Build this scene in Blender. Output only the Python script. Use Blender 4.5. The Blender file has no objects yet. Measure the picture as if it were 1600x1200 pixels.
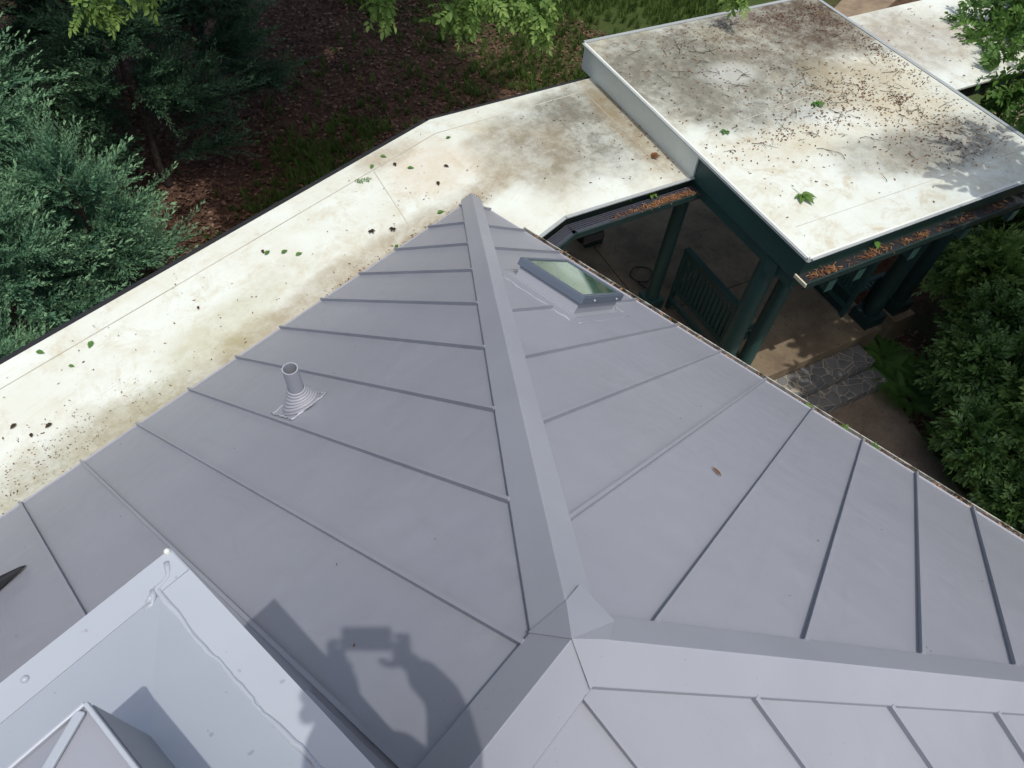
import bpy, math, random
import numpy as np
from mathutils import Vector, Matrix
random.seed(7); rng = np.random.default_rng(11)
S = 0.43            # metres per building unit (one standing-seam pan)
GZ = -7.6           # ground level in building units (eave of the metal roof = 0)
SC = bpy.context.scene
COL = SC.collection
R_ = math.radians

# ---------------------------------------------------------------- camera
CAM = (9.6186, 8.5441, 10.315)
XV = Vector((-0.648, 0.760, 0.064)); UV = Vector((-0.586, -0.549, 0.596)); FV = Vector((-0.487, -0.348, -0.801))
FV.normalize(); XV = (XV - FV*XV.dot(FV)).normalized(); UV = XV.cross(FV).normalized()
cam_d = bpy.data.cameras.new('camera'); cam = bpy.data.objects.new('camera', cam_d); COL.objects.link(cam)
cam_d.sensor_width = 36; cam_d.lens = 1094.27/1600*36; cam_d.clip_start = .02; cam_d.clip_end = 2000
m = Matrix((XV, UV, -FV)).transposed().to_4x4()
m.translation = Vector((CAM[0]*S, CAM[1]*S, (CAM[2]-GZ)*S)); cam.matrix_world = m
SC.camera = cam
# ---------------------------------------------------------------- sky, sun, exposure
SUN = Vector((.115, .306, .945)).normalized()
w = bpy.data.worlds.new('World'); SC.world = w; w.use_nodes = True
nt = w.node_tree; bg = nt.nodes['Background']; sky = nt.nodes.new('ShaderNodeTexSky')
sky.sky_type = 'NISHITA'; sky.sun_disc = False; sky.sun_elevation = math.asin(SUN.z)
sky.sun_rotation = math.atan2(SUN.x, SUN.y); sky.air_density = 1.0; sky.dust_density = 4.0; sky.ozone_density = .6
nt.links.new(sky.outputs[0], bg.inputs[0]); bg.inputs[1].default_value = .15
sl = bpy.data.lights.new('sun', 'SUN'); so = bpy.data.objects.new('sun', sl); COL.objects.link(so)
sl.energy = 2.15; sl.angle = R_(.55); sl.color = (1, .955, .89)
so.rotation_euler = SUN.to_track_quat('Z', 'Y').to_euler(); so.location = (0, 0, 30)
SC.view_settings.view_transform = 'Standard'; SC.view_settings.look = 'None'
SC.view_settings.exposure = 0.18; SC.view_settings.gamma = 1
SC.cycles.max_bounces = 6; SC.cycles.transparent_max_bounces = 8

# ---------------------------------------------------------------- frames
c1, s1 = math.cos(R_(157.5)), math.sin(R_(157.5)); c2, s2 = math.cos(R_(67.5)), math.sin(R_(67.5))
def G(e, f, h=0.): return (e*c1+f*c2, e*s1+f*s2, h)
def EF(p, t): return (p*c1+t*s1, p*c2+t*s2)
TP = math.tan(R_(35.45))            # roof pitch
AP = 8.19                           # apex / ridge offset
def W(p): return Vector((p[0]*S, p[1]*S, (p[2]-GZ)*S))

# ---------------------------------------------------------------- materials
MATS = {}
class NB:
    def __init__(s, name, rough=.6, spec=.3, metal=0.):
        s.m = bpy.data.materials.new(name); s.m.use_nodes = True; s.t = s.m.node_tree
        s.b = s.t.nodes['Principled BSDF']; s.b.inputs['Roughness'].default_value = rough
        s.b.inputs['Specular IOR Level'].default_value = spec; s.b.inputs['Metallic'].default_value = metal
        s.tc = s.n('ShaderNodeTexCoord'); s.geo = s.n('ShaderNodeNewGeometry')
        MATS[name] = s.m
    def n(s, ty, **k):
        o = s.t.nodes.new(ty)
        for a, v in k.items(): setattr(o, a, v)
        return o
    def l(s, a, b): s.t.links.new(a, b)
    def noise(s, scale, detail=4, rough=.6, dist=0, vec=None):
        o = s.n('ShaderNodeTexNoise'); o.inputs['Scale'].default_value = scale; o.inputs['Detail'].default_value = detail
        o.inputs['Roughness'].default_value = rough; o.inputs['Distortion'].default_value = dist
        s.l(vec if vec else s.geo.outputs['Position'], o.inputs['Vector']); return o.outputs['Fac']
    def math(s, op, a, b=0., clamp=False):
        o = s.n('ShaderNodeMath', operation=op, use_clamp=clamp)
        for i, v in ((0, a), (1, b)):
            if isinstance(v, (int, float)): o.inputs[i].default_value = v
            else: s.l(v, o.inputs[i])
        return o.outputs[0]
    def ramp(s, fac, stops):
        o = s.n('ShaderNodeValToRGB'); r = o.color_ramp
        while len(r.elements) < len(stops): r.elements.new(.5)
        for e, (p, c) in zip(r.elements, stops):
            e.position = p; e.color = (c, c, c, 1) if isinstance(c, (int, float)) else (*c, 1)
        s.l(fac, o.inputs[0]); return o.outputs[0]
    def mix(s, fac, a, b):
        o = s.n('ShaderNodeMix', data_type='RGBA')
        for i, v in ((0, fac), (6, a), (7, b)):
            if isinstance(v, (int, float)): o.inputs[i].default_value = v
            elif isinstance(v, tuple): o.inputs[i].default_value = (*v, 1)
            else: s.l(v, o.inputs[i])
        return o.outputs[2]
    def mask(s, fac, lo, hi): # smooth mask from fac
        o = s.n('ShaderNodeMapRange', interpolation_type='SMOOTHSTEP'); s.l(fac, o.inputs[0])
        o.inputs[1].default_value = lo; o.inputs[2].default_value = hi; return o.outputs[0]
    def color(s, c):
        if isinstance(c, tuple): s.b.inputs['Base Color'].default_value = (*c, 1)
        else: s.l(c, s.b.inputs['Base Color'])
        return s
    def bump(s, h, strength=.3, dist=.01):
        o = s.n('ShaderNodeBump'); o.inputs['Strength'].default_value = strength; o.inputs['Distance'].default_value = dist
        s.l(h, o.inputs['Height']); s.l(o.outputs[0], s.b.inputs['Normal']); return s
    def blob(s, c, rx, ry, ang, wob=.35):
        """1 at the middle of an ellipse on the plan (building units) falling to 0 at its rim, with a ragged rim"""
        mp = s.n('ShaderNodeMapping', vector_type='TEXTURE')
        mp.inputs['Location'].default_value = (c[0]*S, c[1]*S, 0); mp.inputs['Rotation'].default_value = (0, 0, R_(ang))
        mp.inputs['Scale'].default_value = (rx*S, ry*S, 1000)
        s.l(s.geo.outputs['Position'], mp.inputs['Vector'])
        ln = s.n('ShaderNodeVectorMath', operation='LENGTH'); s.l(mp.outputs[0], ln.inputs[0])
        nz = s.noise(1.7, 6, .65); d = s.math('ADD', ln.outputs['Value'], s.math('MULTIPLY', s.math('SUBTRACT', nz, .5), wob*4))
        return s.mask(d, 1.3, .5)

def painted(name, col, rough=.45, spec=.4, var=.06, grime=.0, bump=.0):
    k = NB(name, rough, spec)
    v = k.mask(k.noise(.9, 3), .3, .7); hi = tuple(min(1, c*(1+var)) for c in col); lo = tuple(c*(1-var) for c in col)
    c = k.mix(v, lo, hi)
    if grime: c = k.mix(k.math('MULTIPLY', k.mask(k.noise(9, 6, .7), .52, .75), grime), c, tuple(x*.35 for x in (.3, .26, .2)))
    k.color(c)
    if bump: k.bump(k.noise(30, 3), bump, .004)
    return k.m

# coated metal of the main roof: every pan has its own faint tone
def coated(name, axis, off):
    k = NB(name, .48, .42)
    big = k.mask(k.noise(.55, 4, .55), .3, .72); fine = k.noise(60, 3, .6); sm = k.mask(k.noise(2.6, 5, .7), .55, .8)
    mp = k.n('ShaderNodeMapping'); mp.inputs['Scale'].default_value = (1.6, .3, .3) if axis == 'X' else (.3, 1.6, .3); k.l(k.geo.outputs['Position'], mp.inputs['Vector'])
    sx = k.n('ShaderNodeSeparateXYZ'); k.l(k.geo.outputs['Position'], sx.inputs[0])
    pan = k.math('FLOOR', k.math('SUBTRACT', k.math('DIVIDE', sx.outputs[axis], S), off)); wn = k.n('ShaderNodeTexWhiteNoise', noise_dimensions='1D'); k.l(pan, wn.inputs['W'])
    c = k.mix(big, (.243, .259, .297), (.284, .304, .345)); c = k.mix(k.math('MULTIPLY', wn.outputs['Value'], .4), c, (.255, .264, .292))
    c = k.mix(k.math('MULTIPLY', k.mask(k.noise(4.5, 8, .78, .8, mp.outputs[0]), .5, .75), .4), c, (.225, .232, .255)); c = k.mix(k.math('MULTIPLY', sm, .4), c, (.322, .335, .367))
    speck = k.mask(k.noise(95, 2, .5), .71, .76); c = k.mix(k.math('MULTIPLY', speck, .35), c, (.10, .10, .10))
    k.color(c); rr = k.math('ADD', k.math('MULTIPLY', sm, .12), .40); k.l(rr, k.b.inputs['Roughness'])
    k.bump(k.math('ADD', k.math('MULTIPLY', k.noise(1.6, 3), 1.), k.math('MULTIPLY', fine, .02)), .45, .035)
coated('coated_metal', 'X', .349); coated('coated_metal_hip', 'Y', .5305)
k = NB('cap_metal', .45, .42)
big = k.mask(k.noise(.8, 4), .3, .7); c = k.mix(big, (.275, .294, .333), (.312, .333, .375))
speck = k.mask(k.noise(80, 2, .5), .71, .76); c = k.mix(k.math('MULTIPLY', speck, .3), c, (.10, .10, .10))
k.color(c); k.bump(k.noise(1.4, 2), .15, .02)
k = NB('chase_metal', .42, .45)
c = k.mix(k.mask(k.noise(2, 4), .3, .7), (.340, .375, .42), (.37, .408, .455))
k.color(k.mix(k.math('MULTIPLY', k.mask(k.noise(55, 3, .5), .69, .74), .4), c, (.16, .15, .14))); k.bump(k.noise(3, 2), .1, .01)
painted('sealant', (.345, .378, .425), .3, .5, .05)
painted('flashing_lilac', (.300, .312, .352), .5, .3, .08, .15)
painted('skylight_frame_metal', (.085, .11, .145), .4, .45, .08)
painted('screw_metal', (.6, .6, .62), .3, .5)
painted('green_paint', (.030, .078, .070), .5, .35, .14, .25)
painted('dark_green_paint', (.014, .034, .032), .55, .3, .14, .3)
painted('black_metal', (.02, .022, .025), .5, .35, .1, .2)
painted('cream_paint', (.62, .58, .42), .6, .3, .08, .3)
painted('dark_cavity', (.02, .018, .016), .9, .1)
painted('skin', (.5, .32, .24), .55, .3); painted('shirt_cloth', (.12, .16, .25), .9, .1); painted('trouser_cloth', (.05, .055, .07), .9, .1)
painted('hair_brown', (.05, .03, .02), .8, .2); painted('boot_leather', (.06, .04, .03), .7, .2)
painted('wall_siding', (.09, .13, .11), .7, .2, .1, .3)
k = NB('gutter_guard', .45, .3); wv = k.n('ShaderNodeTexNoise'); k.color(k.mix(k.noise(40, 4), (.03, .035, .045), (.07, .075, .095)))
k = NB('gutter_old', .7, .2); k.color(k.mix(k.mask(k.noise(7, 6, .75), .42, .62), (.42, .42, .38), (.07, .06, .04)))
# glass of the skylight
k = NB('skylight_glass', .03, .6); k.color((.45, .72, .55)); k.b.inputs['Transmission Weight'].default_value = .9; k.b.inputs['IOR'].default_value = 1.45
k = NB('skylight_shaft', .7, .2)
k.color(k.mix(k.mask(k.noise(5, 4), .4, .6), (.40, .52, .36), (.66, .76, .58)))
# white membranes
def membrane(name, blobs, base_hi, base_lo, sp=1.0):
    k = NB(name, .65, .25)
    c = k.mix(k.mask(k.noise(1.6, 6, .65), .35, .68), base_lo, base_hi)
    # yellow-brown film in streaky patches
    c = k.mix(k.math('MULTIPLY', k.mask(k.noise(2.6, 9, .78, .5), .47, .70), .55*sp), c, (.44, .38, .24))
    mot = k.mask(k.noise(5.5, 9, .8, .3), .38, .62)
    for an, amt_ in ((4, .45), (64, .3)):
        mp = k.n('ShaderNodeMapping'); mp.inputs['Rotation'].default_value = (0, 0, R_(an)); mp.inputs['Scale'].default_value = (.9, 7., 1.); k.l(k.geo.outputs['Position'], mp.inputs['Vector'])
        c = k.mix(k.math('MULTIPLY', k.math('MULTIPLY', k.mask(k.noise(2.0, 8, .8, .5, mp.outputs[0]), .53, .72), mot), amt_), c, (.36, .32, .22))
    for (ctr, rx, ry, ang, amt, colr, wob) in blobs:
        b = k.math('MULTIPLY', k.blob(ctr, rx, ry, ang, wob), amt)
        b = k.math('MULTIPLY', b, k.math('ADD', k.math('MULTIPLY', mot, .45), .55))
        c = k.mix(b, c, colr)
    fs = k.mask(k.noise(38, 3, .6), .66, .73); pat = k.mask(k.noise(1.1, 4), .42, .62)
    c = k.mix(k.math('MULTIPLY', k.math('MULTIPLY', fs, pat), .65), c, (.10, .085, .06))
    k.color(c); k.bump(k.math('ADD', k.math('MULTIPLY', k.noise(2.2, 3), 1.), k.math('MULTIPLY', k.noise(25, 4), .12)), .3, .012)
    return k.m
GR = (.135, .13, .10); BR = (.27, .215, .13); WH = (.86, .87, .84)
membrane('membrane_walkway', [  # grey blobs mix real dirt film with soft tree shade painted into the colour
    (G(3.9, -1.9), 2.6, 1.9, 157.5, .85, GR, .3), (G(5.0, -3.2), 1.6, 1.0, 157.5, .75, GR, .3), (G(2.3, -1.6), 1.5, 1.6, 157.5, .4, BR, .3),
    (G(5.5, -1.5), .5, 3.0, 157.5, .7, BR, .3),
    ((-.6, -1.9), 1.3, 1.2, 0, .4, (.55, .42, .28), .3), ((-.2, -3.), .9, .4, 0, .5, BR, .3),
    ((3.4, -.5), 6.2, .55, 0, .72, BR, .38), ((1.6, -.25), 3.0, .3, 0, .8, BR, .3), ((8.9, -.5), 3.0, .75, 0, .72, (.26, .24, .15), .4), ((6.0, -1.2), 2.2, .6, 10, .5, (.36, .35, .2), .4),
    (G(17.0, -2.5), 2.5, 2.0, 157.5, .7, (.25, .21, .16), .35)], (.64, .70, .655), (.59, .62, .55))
membrane('membrane_raised', [  # dark blobs: dirt film, plus soft-edged tree shade painted into the membrane colour
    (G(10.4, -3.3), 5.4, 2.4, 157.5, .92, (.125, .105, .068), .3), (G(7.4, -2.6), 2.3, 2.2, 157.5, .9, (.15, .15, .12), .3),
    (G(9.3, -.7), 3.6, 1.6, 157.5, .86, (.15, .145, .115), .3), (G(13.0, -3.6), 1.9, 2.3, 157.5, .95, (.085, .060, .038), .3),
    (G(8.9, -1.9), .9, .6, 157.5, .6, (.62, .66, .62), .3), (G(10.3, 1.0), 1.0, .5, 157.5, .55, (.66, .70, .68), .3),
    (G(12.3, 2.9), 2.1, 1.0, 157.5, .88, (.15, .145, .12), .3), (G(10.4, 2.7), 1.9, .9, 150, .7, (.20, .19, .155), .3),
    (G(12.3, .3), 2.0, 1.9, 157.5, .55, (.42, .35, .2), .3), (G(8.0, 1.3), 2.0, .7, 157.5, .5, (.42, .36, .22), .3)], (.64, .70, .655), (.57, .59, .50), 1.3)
painted('membrane_edge', (.68, .72, .67), .5, .3, .05, .12)
painted('lap_line', (.44, .43, .37), .8, .1, .25)
painted('edge_metal_grey', (.33, .36, .36), .4, .4, .06, .2)
# concrete, stone
k = NB('concrete', .85, .2); c = k.mix(k.mask(k.noise(1.8, 7, .7), .3, .7), (.16, .120, .082), (.27, .215, .14))
c = k.mix(k.math('MULTIPLY', k.mask(k.noise(22, 4, .6), .6, .72), .7), c, (.05, .04, .03)); k.color(c); k.bump(k.noise(60, 4), .3, .004)
k = NB('path_concrete', .9, .15); c = k.mix(k.mask(k.noise(2.2, 7, .75), .3, .7), (.17, .13, .095), (.28, .225, .17))
c = k.mix(k.math('MULTIPLY', k.mask(k.noise(16, 5, .65), .56, .72), .6), c, (.035, .025, .02)); k.color(c); k.bump(k.noise(70, 4), .3, .004)
k = NB('flagstone', .8, .25)
mp = k.n('ShaderNodeMapping'); mp.inputs['Rotation'].default_value = (0, 0, R_(22)); k.l(k.geo.outputs['Position'], mp.inputs['Vector'])
vo = k.n('ShaderNodeTexVoronoi', feature='DISTANCE_TO_EDGE'); vo.inputs['Scale'].default_value = 6.4; k.l(mp.outputs[0], vo.inputs['Vector'])
v2 = k.n('ShaderNodeTexVoronoi'); v2.inputs['Scale'].default_value = 6.4; k.l(mp.outputs[0], v2.inputs['Vector'])
st = k.mix(v2.outputs['Color'], (.10, .115, .125), (.23, .23, .22)); st = k.mix(k.mask(k.noise(12, 5), .4, .7), st, (.15, .145, .135))
k.color(k.mix(k.mask(vo.outputs['Distance'], .05, .025), st, (.36, .325, .26))); k.bump(k.mask(vo.outputs['Distance'], .0, .08), .5, .02)
# ground
k = NB('ground_mulch', .95, .1)
c = k.mix(k.mask(k.noise(7, 7, .75), .35, .65), (.052, .029, .020), (.125, .072, .051))
c = k.mix(k.mask(k.noise(30, 4, .7), .55, .7), c, (.14, .09, .065))
gm = k.mask(k.noise(.38, 6, .7), .54, .64); c = k.mix(k.math('MULTIPLY', gm, .6), c, (.030, .055, .014))
lw = k.blob((-32, -13), 17, 11, 0, .25); c = k.mix(k.math('MULTIPLY', lw, .85), c, (.045, .085, .02)); lw = k.blob((-36, 10), 16, 8, 0, .25); c = k.mix(k.math('MULTIPLY', lw, .85), c, (.045, .085, .02))
k.color(c); k.bump(k.noise(40, 5, .7), .8, .03)
k = NB('bark', .95, .1); k.color(k.mix(k.noise(14, 5, .7), (.028, .022, .018), (.085, .07, .058))); k.bump(k.noise(20, 5), .8, .03)
def foliage(name, dark, light, tip=None, trans=.25, rough=.5, spec=.25, big=(.4, .65), nscale=1.3):
    k = NB(name, rough, spec)
    a = k.n('ShaderNodeAttribute', attribute_name='rnd')
    f = k.math('ADD', k.math('MULTIPLY', a.outputs['Fac'], .6), k.math('MULTIPLY', k.mask(k.noise(nscale, 3), *big), .4))
    c = k.mix(f, dark, light)
    if tip: 
        at = k.n('ShaderNodeAttribute', attribute_name='tip'); c = k.mix(at.outputs['Fac'], c, tip)
    k.color(c)
    if trans:
        tr = k.n('ShaderNodeBsdfTranslucent'); k.l(c, tr.inputs[0]); mx = k.n('ShaderNodeMixShader'); mx.inputs[0].default_value = trans
        k.l(k.b.outputs[0], mx.inputs[1]); k.l(tr.outputs[0], mx.inputs[2]); k.l(mx.outputs[0], k.t.nodes['Material Output'].inputs['Surface'])
    return k.m
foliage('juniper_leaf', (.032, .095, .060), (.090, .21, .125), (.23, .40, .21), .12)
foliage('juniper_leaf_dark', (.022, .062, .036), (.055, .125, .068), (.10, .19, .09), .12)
foliage('fresh_leaf', (.07, .14, .03), (.16, .28, .06), (.25, .38, .10), .35)
foliage('maple_leaf', (.055, .13, .03), (.15, .28, .06), None, .35)
foliage('shrub_leaf', (.035, .105, .028), (.11, .23, .055), (.19, .33, .09), .2, .35, .45)
foliage('shrub_leaf_light', (.09, .20, .04), (.22, .38, .09), (.30, .45, .12), .3, .4, .4)
foliage('fern_leaf', (.07, .18, .035), (.15, .30, .07), None, .3)
foliage('grass_blade', (.05, .095, .02), (.13, .20, .05), None, .25)
foliage('dead_leaf', (.055, .032, .022), (.165, .098, .07), (.22, .14, .10), .05, .8, .15)
foliage('litter_brown', (.075, .038, .02), (.20, .11, .06), (.28, .16, .08), .0, .85, .1)
foliage('litter_orange', (.07, .032, .016), (.26, .12, .05), (.36, .2, .09), .0, .8, .1)
foliage('leaf_dark', (.03, .02, .012), (.07, .045, .025), None, .0, .85, .1)
foliage('litter_red', (.05, .025, .015), (.15, .08, .05), (.2, .11, .06), .0, .85, .1)
foliage('twig_bark', (.05, .035, .025), (.13, .09, .06), None, 0, .9, .1)
foliage('green_fallen_leaf', (.06, .15, .03), (.13, .26, .06), (.3, .35, .08), .2)

# ---------------------------------------------------------------- mesh helpers
def tag(o, label=None, cat=None, group=None, kind=None):
    if label: o['label'] = label
    if cat: o['category'] = cat
    if group: o['group'] = group
    if kind: o['kind'] = kind
    return o
class MB:
    """collects shapes given in building units"""
    def __init__(s): s.v = []; s.f = []
    def add(s, vs, fs):
        o = len(s.v); s.v += [tuple(v) for v in vs]; s.f += [tuple(i+o for i in f) for f in fs]; return s
    def prism(s, poly, z0, z1):
        """poly: ccw plan polygon; z0/z1 number or function(p,t)"""
        n = len(poly); g = lambda z, q: z(q[0], q[1]) if callable(z) else z
        vs = [(q[0], q[1], g(z0, q)) for q in poly] + [(q[0], q[1], g(z1, q)) for q in poly]
        a = sum(poly[i][0]*poly[(i+1) % n][1]-poly[(i+1) % n][0]*poly[i][1] for i in range(n))
        b, t = list(range(n)), list(range(n, 2*n))
        fs = [b[::-1], t] + [(i, (i+1) % n, (i+1) % n+n, i+n) for i in range(n)]
        if a < 0: fs = [f[::-1] for f in fs]
        return s.add(vs, fs)
    def box(s, c, ax, h):
        c = Vector(c); A = [Vector(a).normalized()*x for a, x in zip(ax, h)]
        if A[0].cross(A[1]).dot(A[2]) < 0: A[2] = -A[2]
        vs = [c+A[0]*i+A[1]*j+A[2]*k_ for k_ in (-1, 1) for j in (-1, 1) for i in (-1, 1)]
        return s.add(vs, [(0, 2, 3, 1), (4, 5, 7, 6), (0, 1, 5, 4), (2, 6, 7, 3), (0, 4, 6, 2), (1, 3, 7, 5)])
    def bar(s, a, b, w, h, up=(0, 0, 1)):
        a, b = Vector(a), Vector(b); d = (b-a); L = d.length; d.normalize(); u = Vector(up); sd = d.cross(u).normalized(); u2 = sd.cross(d)
        return s.box((a+b)/2, (d, sd, u2), (L/2, w/2, h/2))
    def tube(s, pts, rad, n=12, cap=True):
        pts = [Vector(p) for p in pts]; rad = rad if isinstance(rad, (list, tuple)) else [rad]*len(pts)
        rings = []; prev = None
        for i, p in enumerate(pts):
            d = (pts[min(i+1, len(pts)-1)]-pts[max(i-1, 0)]).normalized()
            if prev is None:
                x = d.orthogonal().normalized()
            else: x = (prev-d*prev.dot(d)).normalized()
            prev = x; y = d.cross(x)
            rings += [p+(x*math.cos(2*math.pi*j/n)+y*math.sin(2*math.pi*j/n))*rad[i] for j in range(n)]
        fs = [(i*n+j, i*n+(j+1) % n, (i+1)*n+(j+1) % n, (i+1)*n+j) for i in range(len(pts)-1) for j in range(n)]
        if cap: fs += [tuple(range(n))[::-1], tuple(range((len(pts)-1)*n, len(pts)*n))]
        return s.add(rings, fs)
    def strip(s, a_pts, b_pts):
        n = len(a_pts); return s.add(list(a_pts)+list(b_pts), [(i, i+1, n+i+1, n+i) for i in range(n-1)])
    def sweep(s, prof0, prof1):
        """closed loft between two equal profiles (lists of 3D points)"""
        n = len(prof0)
        return s.add(list(prof0)+list(prof1), [tuple(range(n))[::-1], tuple(range(n, 2*n))]+[(i, (i+1) % n, (i+1) % n+n, i+n) for i in range(n)])
    def build(s, name, mat, parent=None, org=(0, 0, GZ), smooth=False, bevel=0., recalc=True):
        O = W(org); me = bpy.data.meshes.new(name)
        me.from_pydata([tuple(W(v)-O) for v in s.v], [], s.f); me.validate()
        if recalc:
            import bmesh
            bm = bmesh.new(); bm.from_mesh(me); bmesh.ops.recalc_face_normals(bm, faces=bm.faces); bm.to_mesh(me); bm.free()
        me.materials.append(MATS[mat])
        if smooth:
            for p in me.polygons: p.use_smooth = True
        o = bpy.data.objects.new(name, me); COL.objects.link(o)
        if parent is not None: o.parent = parent
        else: o.location = O
        if bevel:
            b = o.modifiers.new('bevel', 'BEVEL'); b.width = bevel*S; b.segments = 2; b.limit_method = 'ANGLE'; b.angle_limit = R_(35)
        return o
class Thing:
    def __init__(s, name, org, label, cat, group=None):
        s.o = bpy.data.objects.new(name, None); s.o.empty_display_size = .1; COL.objects.link(s.o); s.o.location = W(org); s.org = org
        tag(s.o, label, cat, group)
    def part(s, name, mb, mat, parent=None, **k):
        return mb.build(name, mat, parent or s.o, s.org, **k)
def copy_tree(o, parent=None, loc=None):
    c = o.copy(); COL.objects.link(c); c.parent = parent
    if loc is not None: c.location = loc
    for ch in [x for x in bpy.data.objects if x.parent == o]: copy_tree(ch, c)
    return c

# fast numpy foliage meshes
def npmesh(name, V, F, mat, parent=None, org=(0, 0, GZ), rnd=None, tip=None, smooth=False):
    O = W(org); k_ = F.shape[1]; me = bpy.data.meshes.new(name)
    V = V*S; V = V - np.array([O.x, O.y, O.z]) - np.array([0, 0, GZ*S])
    me.vertices.add(len(V)); me.vertices.foreach_set('co', V.astype(np.float32).ravel())
    me.loops.add(F.size); me.loops.foreach_set('vertex_index', F.astype(np.int32).ravel())
    me.polygons.add(len(F)); me.polygons.foreach_set('loop_start', np.arange(len(F), dtype=np.int32)*k_)
    try: me.polygons.foreach_set('loop_total', np.full(len(F), k_, np.int32))
    except Exception: pass
    me.update(calc_edges=True); me.validate()
    for nm, arr in (('rnd', rnd), ('tip', tip)):
        if arr is not None:
            a = me.attributes.new(nm, 'FLOAT', 'POINT'); a.data.foreach_set('value', arr.astype(np.float32))
    me.materials.append(MATS[mat])
    o = bpy.data.objects.new(name, me); COL.objects.link(o)
    if parent is not None: o.parent = parent
    else: o.location = O
    return o
def scatter(proto, M, P, jit=.5):
    """proto=(V,F,tip) ; M (n,3,3) ; P (n,3)"""
    V, F, T = proto; n = len(P); k_ = len(V)
    W_ = np.einsum('nij,kj->nki', M, V) + P[:, None, :]
    FF = (F[None] + (np.arange(n)*k_)[:, None, None]).reshape(-1, F.shape[1])
    r = np.clip(np.repeat(rng.random(n), k_) + (np.repeat(rng.random(n*k_//1), 1)-.5)*.25*jit, 0, 1)
    return W_.reshape(-1, 3), FF, r, np.tile(T, n)
def merge(L):
    V = []; F = []; R = []; T = []; o = 0
    for v, f, r, t in L: V.append(v); F.append(f+o); R.append(r); T.append(t); o += len(v)
    return np.concatenate(V), np.concatenate(F), np.concatenate(R), np.concatenate(T)
def frames(D, up=None, roll=None):
    """rotation matrices whose columns are side, dir, normal for directions D (n,3)"""
    D = D/np.linalg.norm(D, axis=1, keepdims=True); n = len(D)
    up = np.tile([0, 0, 1.], (n, 1)) if up is None else up
    X = np.cross(D, up); X /= np.linalg.norm(X, axis=1, keepdims=True)+1e-9; Z = np.cross(X, D)
    if roll is not None:
        c, s_ = np.cos(roll)[:, None], np.sin(roll)[:, None]; X, Z = X*c+Z*s_, Z*c-X*s_
    return np.stack([X, D, Z], -1)
def leaf_proto(wd=.5, fold=.12, drop=.1):
    V = np.array([[0, 0, 0], [-wd*.42, .28, fold], [-wd*.40, .62, fold*.6], [0, 1, -drop], [wd*.40, .62, fold*.6], [wd*.42, .28, fold]])
    return V, np.array([[0, 1, 2, 3], [0, 3, 4, 5]]), np.zeros(6)
def combine(protos):
    V = []; F = []; T = []; o = 0
    for (v, f, t), M, P in protos:
        V.append(v@np.asarray(M).T+np.asarray(P)); F.append(f+o); T.append(t); o += len(v)
    return np.concatenate(V), np.concatenate(F), np.concatenate(T)
def sprig(n=9, wd=.5, L=1., leaf=.38, flat=.5, seed=1, tipv=.0):
    """a twig along +Y with leaves on both sides"""
    r = np.random.default_rng(seed); P = []
    lp = leaf_proto(wd)
    for i in range(n):
        y = L*(.12+.88*i/(n-1)); sgn = 1 if i % 2 else -1; a = sgn*R_(r.uniform(35, 75))*(1 if i < n-1 else .1)
        d = np.array([[math.sin(a), math.cos(a), r.uniform(-.5, .3)*flat]])
        M = frames(d, roll=np.array([r.uniform(-.8, .8)*flat]))[0]*leaf*r.uniform(.75, 1.15)
        v, f, t = lp; P.append(((v, f, np.full(len(v), tipv*i/(n-1))), M, (r.normal()*.01, y, 0)))
    return combine(P)
def juniper_spray(seed=1, L=1.0, nb=19, nt_=7):
    """feathery plume: thin side shoots clad in slim scales, shortening to a pointed tip"""
    r = np.random.default_rng(seed); P = []
    dv = np.array([[0, 0, 0], [-.11, .5, .02], [0, 1, 0], [.11, .5, .02]]); df = np.array([[0, 1, 2, 3]])
    def shoot(p, d, l, tv):
        d = np.array(d)/np.linalg.norm(d); side = np.cross(d, [0, 0, 1]); nn = np.cross(side, d)
        for j in range(nt_):
            v = j/(nt_-1); q = np.array(p)+d*l*v*.86; a = j*2.4
            dd = d*1.0+(side*math.cos(a)+nn*math.sin(a))*.62*(1-.5*v)
            if j == nt_-1: dd = d
            M = frames(dd[None], roll=np.array([r.uniform(-1.5, 1.5)]))[0]*l*(.40-.13*v)*r.uniform(.85, 1.2)*np.array([1.45, 1, 1])
            P.append(((dv, df, np.full(4, min(1, tv*.6+v*.5))), M, q))
    for i in range(nb):
        y = L*(i/(nb-1))*.84; ll = .31*L*(1-.80*(i/nb))*(.55+.45*min(1, i/3))*r.uniform(.8, 1.2); a = R_(r.uniform(22, 40))*(1 if i % 2 else -1)
        shoot((0, y, .03*math.sin(y*3)), (math.sin(a), math.cos(a), r.uniform(-.3, .45)), ll, i/nb)
    shoot((0, L*.78, 0), (0, 1, .1), .26*L, 1.)
    return combine(P)
def fern_frond(seed=2):
    P = []; dv = np.array([[0, 0, 0], [-.085, .4, 0], [0, 1, -.1], [.085, .4, 0]]); df = np.array([[0, 1, 2, 3]])
    for i in range(24):
        y = .1+.9*i/23; z = .55*y-.75*y*y; l = .27*math.sin(math.pi*min(1, .18+y*.8))+.02
        for sg in (-1, 1):
            M = frames(np.array([[sg, .35, -.15]]))[0]*l; P.append(((dv, df, np.zeros(4)), M, (0, y, z)))
    return combine(P)
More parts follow.
